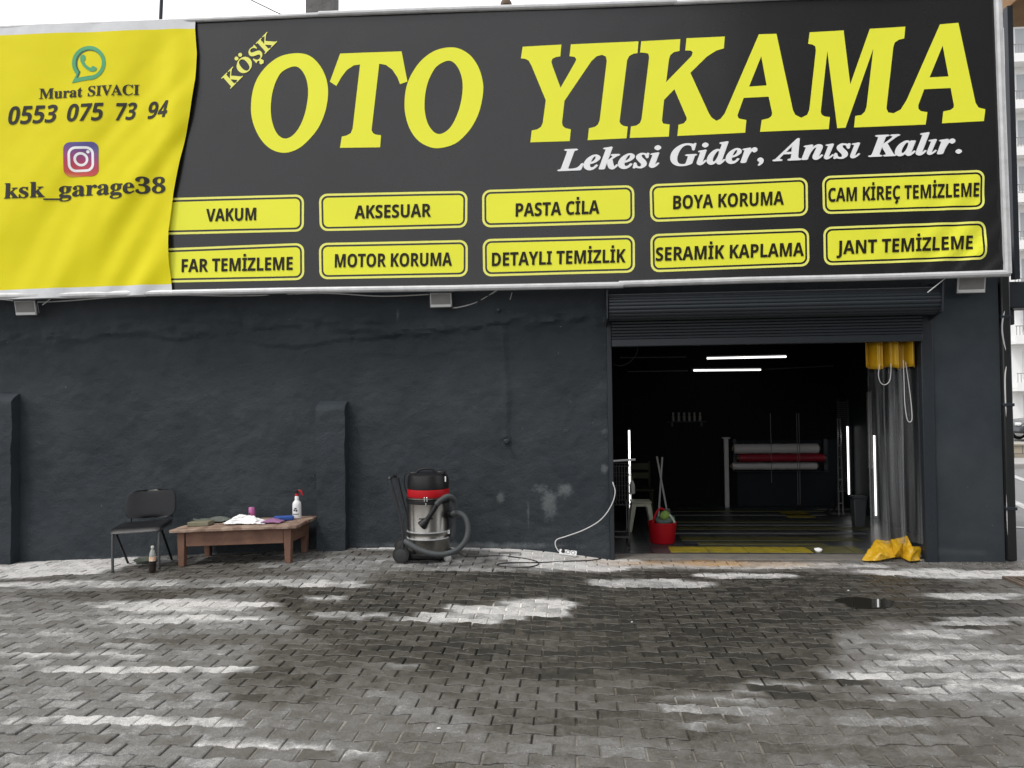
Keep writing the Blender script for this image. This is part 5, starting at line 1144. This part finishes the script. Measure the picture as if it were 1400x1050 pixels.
# ------------------------------------------------------------------ above and behind the sign
P = W(441, 18, 2.6); chm = thing('chimney', (P[0], 2.6, ZT+.12), 'dark weathered square chimney rising behind the sign', 'chimney'); w_ = W(458, 18, 2.6)[0]-W(424, 18, 2.6)[0]
mc = mat('sooty_concrete', (.085, .082, .08), .9, 0, (14, (.16, .155, .15), .22), (40, .7))
MB().grid(lambda u, v: (P[0]+w_/2*[-1, 1, 1, -1, -1][int(u*4+.01)]+.01*fr(u, v*9, 2, 1), 2.6+w_/2*[-1, -1, 1, 1, -1][int(u*4+.01)], ZT+.12+5.0*v), 4, 30).build('shaft', mc, chm, smooth=0)
MB().box((P[0], 2.6, ZT+5.16), (w_*1.25, w_*1.25, .08)).build('cap', mc, chm, bevel=.02)
A_ = W(219.5, 30, 3.2); B_ = W(223.5, -60, 3.2); pl = thing('steel_pole', (A_[0], 3.2, ZT+.12), 'thin dark steel pole leaning behind the left part of the sign', 'pole'); d = (B_-A_)/(B_[2]-A_[2])
lo = A_+d*(ZT+.12-A_[2]); MB().tube([lo, A_, B_+d*1.0], .026, 10).build('shaft', M['steel_dark'], pl); MB().cyl(lo, lo+np.array([0, 0, .03]), .09, .09, 14).build('base_plate', M['steel_dark'], pl)
cable('overhead_wire', [W(300, -25, 3.2), W(338, -3, 3.2), W(362, 9, 3.2), W(386, 20, 3.2), W(415, 27, 3.2)], .008, 'black_cable', 'thin dark overhead wire dropping behind the sign', sub=6)
P = W(692, 7, .4); cap = thing('round_cap', (P[0], .4, ZT), 'small brown domed cap peeking over the sign top', 'cap'); MB().tube([(P[0], .4, ZT+.12), (P[0], .4, P[2]-.02)], .03, 10).build('stem', M['steel_dark'], cap)
MB().lathe([(.03, P[2]-.03), (.06, P[2]-.01), (.062, P[2]+.02), (.045, P[2]+.05), (.01, P[2]+.062)], cxy(P), 18).build('dome', mat('brown_cap', (.16, .10, .06), .7, 0, (30, (.06, .04, .03), .3)), cap)
a = W(1376, 13, .1); b = W(1376, -2, .1)
pk = tag(MB().box2((a[0], -.25, a[2]), (a[0]+1.1, .5, a[2]+.24)).build('timber_beam', mat('tan_timber', (.34, .20, .085), .75, 0, (4, (.20, .11, .05), .3), (30, .4)), origin=(a[0], .1, a[2]), bevel=.01), 'tan timber beam end sticking out past the sign top right corner', 'beam')
sp_ = tag(MB().box2((W(1374.5, 30, .06)[0], .02, 2.74), (W(1374.5, 30, .06)[0]+.05, .09, a[2]-.002)).build('sign_post', M['steel_dark'], origin=(4.3, .05, 2.74)), 'dark steel post standing behind the right edge of the sign', 'post')

# ------------------------------------------------------------------ across the street
BY = 45.0
bx0 = W(1385, 500, BY)[0]+.60-2.4; zs = [W(1392, 532, BY)[2]+3.05*k for k in range(10)]; gz0 = zs[0]-3.05
apt = thing('apartment_building', (bx0+12, BY+6, 0), 'white apartment building with balconies across the street at the far right', 'building')
MB().box2((bx0, BY, -.15), (bx0+29, BY+13, zs[-1])).build('wall', mat('white_render', (.86, .86, .85), .8, 0, (.5, (.80, .80, .79), .3)), apt, smooth=0)
MB().box2((bx0-.4, BY-1.5, zs[-1]+.002), (bx0+29.4, BY+13.4, zs[-1]+.5)).build('roof', M['concrete'], apt)
wg = mat('dark_window_glass', (.10, .115, .125), .12); wg2 = mat('curtained_window_glass', (.34, .36, .37), .15); wp = mat('white_balcony_render', (.80, .80, .79), .8); rl = mat('grey_railing', (.25, .25, .25), .5); wfm = mat('window_frame_white', (.7, .7, .7), .5)
first_w = first_b = None
for k in range(9):
    z = zs[k]
    for i in range(5):
        x = bx0+2.4+i*5.1
        if first_w is None:
            wi = MB().box2((x, BY-.06, z+.75), (x+2.0, BY-.003, z+2.5)).build('window', wfm, apt); first_w = wi
            g = MB(); g.box2((x+.08, BY-.075, z+.83), (x+.64, BY-.062, z+2.42)); g.box2((x+.72, BY-.075, z+.83), (x+1.28, BY-.062, z+2.42)); g.box2((x+1.36, BY-.075, z+.83), (x+1.92, BY-.062, z+2.42)); g.build('pane', wg2, wi)
            bl = MB().box2((x-.9, BY-1.0, z-.14), (x+4.0, BY-.064, z+.06)).build('balcony', wp, apt); first_b = bl
            MB().box2((x-.9, BY-1.0, z+.062), (x+4.0, BY-.92, z+.42)).build('parapet', wp, bl)
            r = MB()
            for q in range(25): r.box2((x-.86+q*.2, BY-.98, z+.422), (x-.83+q*.2, BY-.95, z+.98))
            r.box2((x-.9, BY-.99, z+.982), (x+4.0, BY-.93, z+1.03)); r.build('railing', rl, bl)
            x00, z00 = x, z
        else:
            copy_tree(first_w, apt, (x-x00, 0, z-z00)); copy_tree(first_b, apt, (x-x00, 0, z-z00))
for i in range(5):
    x = bx0+2.4+i*5.1; f = MB().box2((x, BY-.06, .1), (x+4.0, BY-.004, gz0+2.65)).build('shop_window', mat('shop_frame', (.6, .6, .6), .5), apt)
    MB().box2((x+.1, BY-.08, .25), (x+1.85, BY-.062, gz0+2.5)).build('pane', wg, f); MB().box2((x+2.0, BY-.08, .25), (x+3.9, BY-.062, gz0+2.5)).build('pane', wg, f)
# low stone wall along the far pavement
wy = 11.75; zt_ = max(.4, W(1392, 606, wy)[2])
def stone_material():
    m = mat('tan_stone_blocks', (.36, .31, .24), .85); nt = m.node_tree; p = nt.nodes['Principled BSDF']; b = nt.nodes.new('ShaderNodeTexBrick'); g = nt.nodes.new('ShaderNodeTexCoord')
    mp = nt.nodes.new('ShaderNodeMapping'); mp.inputs['Rotation'].default_value = (math.radians(-90), 0, 0); nt.links.new(g.outputs['Object'], mp.inputs[0]); nt.links.new(mp.outputs[0], b.inputs['Vector'])
    b.inputs['Scale'].default_value = 1; b.inputs['Brick Width'].default_value = .4; b.inputs['Row Height'].default_value = .2; b.inputs['Mortar Size'].default_value = .012
    b.inputs['Color1'].default_value = (.40, .35, .27, 1); b.inputs['Color2'].default_value = (.28, .24, .18, 1); b.inputs['Mortar'].default_value = (.16, .15, .13, 1); nt.links.new(b.outputs[0], p.inputs['Base Color']); return m
lw = thing('stone_wall', (20, wy+.15, 0), 'low tan stone block wall along the far side of the street', 'wall')
MB().box2((4.4, wy, -.15), (60, wy+.3, zt_-.06)).build('blocks', stone_material(), lw, smooth=0); MB().box2((4.3, wy-.05, zt_-.058), (60.1, wy+.35, zt_)).build('coping', mat('pale_coping', (.42, .39, .33), .85, 0, (6, (.3, .28, .24), .3)), lw, bevel=.015)
# parked car beyond the wall
cy0 = 24.0; cxl = W(1378, 598, cy0)[0]; car = thing('parked_car', (cxl+2.1, cy0, -.0), 'dark grey parked car beyond the low stone wall at the far right', 'car')
cp = mat('dark_grey_car_paint', (.05, .055, .06), .25, .3)
def section(pts, y0, y1): return [(cxl+x, y0, z) for x, z in pts], (0, y1-y0, 0)
zc = -.15
body = [(0, .30), (.05, .62), (.35, .80), (1.15, .88), (1.2, .90), (3.55, .92), (4.15, .86), (4.25, .60), (4.2, .30)]
a_, d_ = section([(x, z+zc) for x, z in body], cy0-.85, cy0+.85); MB().prism(a_, d_).build('body', cp, car, bevel=.09)
ca_ = [(1.15, .88), (1.85, 1.36), (2.2, 1.43), (3.1, 1.42), (3.75, .92)]
a_, d_ = section([(x, z+zc) for x, z in ca_], cy0-.72, cy0+.72); MB().prism(a_, d_).build('cabin', cp, car, bevel=.06)
for q in ([(1.38, .93), (1.92, 1.33), (2.42, 1.36), (2.42, .93)], [(2.5, .93), (2.5, 1.36), (3.08, 1.35), (3.55, .94)]):
    a_, d_ = section([(x, z+zc) for x, z in q], cy0-.733, cy0-.722); MB().prism(a_, d_).build('side_window', wg, car)
for wx in (.82, 3.42):
    for wy_ in (cy0-.80, cy0+.80):
        w0 = MB().lathe([(.24, -.09), (.30, -.085), (.31, -.05), (.31, .05), (.30, .085), (.24, .09)], (cxl+wx, wy_, .31+zc), 24, np.array([[1.0, 0, 0], [0, 0, -1], [0, 1, 0]])).build('wheel', M['black_rubber'], car)
        MB().lathe([(.05, -.10), (.2, -.095), (.2, .095), (.05, .10)], (cxl+wx, wy_, .31+zc), 18, np.array([[1.0, 0, 0], [0, 0, -1], [0, 1, 0]])).build('rim', M['chrome'], w0)
for yy in (cy0-.6, cy0+.6): MB().box((cxl+.07, yy, .66+zc), (.12, .3, .12)).build('headlight', M['white_plastic'], car, bevel=.03)

# apartment block on the other side of the yard; the glossy sign and pillar mirror it
opp = thing('facing_apartment_block', (24, -28, 0), 'tall grey apartment block facing the garage from across the yard', 'building')
om = mat('grey_render', (.20, .195, .19), .85, 0, (.4, (.17, .17, .165), .3)); OX, OY = 6.5, -26.0
MB().box2((OX, OY-10, -.15), (OX+34, OY, 30)).build('wall', om, opp, smooth=0)
MB().box2((OX-.5, OY-10.5, 30.002), (OX+34.5, OY+.6, 30.5)).build('roof', M['concrete'], opp)
w0 = None
for k in range(9):
    for i in range(10):
        x, z = OX+1.0+i*3.3, 1.3+k*3.1
        if w0 is None:
            w0 = MB().box2((x, OY+.003, z), (x+1.5, OY+.06, z+1.7)).build('window', mat('dark_window_frame', (.05, .05, .05), .5), opp); MB().box2((x+.08, OY+.062, z+.08), (x+1.42, OY+.075, z+1.62)).build('pane', wg, w0); xz = (x, z)
        else: copy_tree(w0, opp, (x-xz[0], 0, z-xz[1]))

# grit and dust swept against the wall and scattered over the paving
g = MB()
for k in range(2600):
    if k < 900: x = rng.uniform(-6, .3); y = -abs(rng.normal(0, .10))-.03
    elif k < 1100: x = rng.uniform(3.4, 4.6); y = -abs(rng.normal(0, .10))-.05
    else: x = rng.uniform(-5, 4.5); y = rng.uniform(-5, -.1)
    r = rng.uniform(.002, .0045)*(1.0 if k < 1100 else .8); z = float(gh(x, y))+.001
    a = rng.uniform(0, 6.28); q = [(x+r*math.cos(a+t), y+r*math.sin(a+t), z) for t in (0, 2.1, 4.2)]
    g.add(q+[(x, y, z+r*1.1)], [(0, 1, 3), (1, 2, 3), (2, 0, 3), (2, 1, 0)])
tag(g.build('grit', mat('pale_grit', (.42, .41, .38), .9), smooth=0), 'pale grit swept along the wall foot and strewn over the pavers', 'grit', kind='stuff')
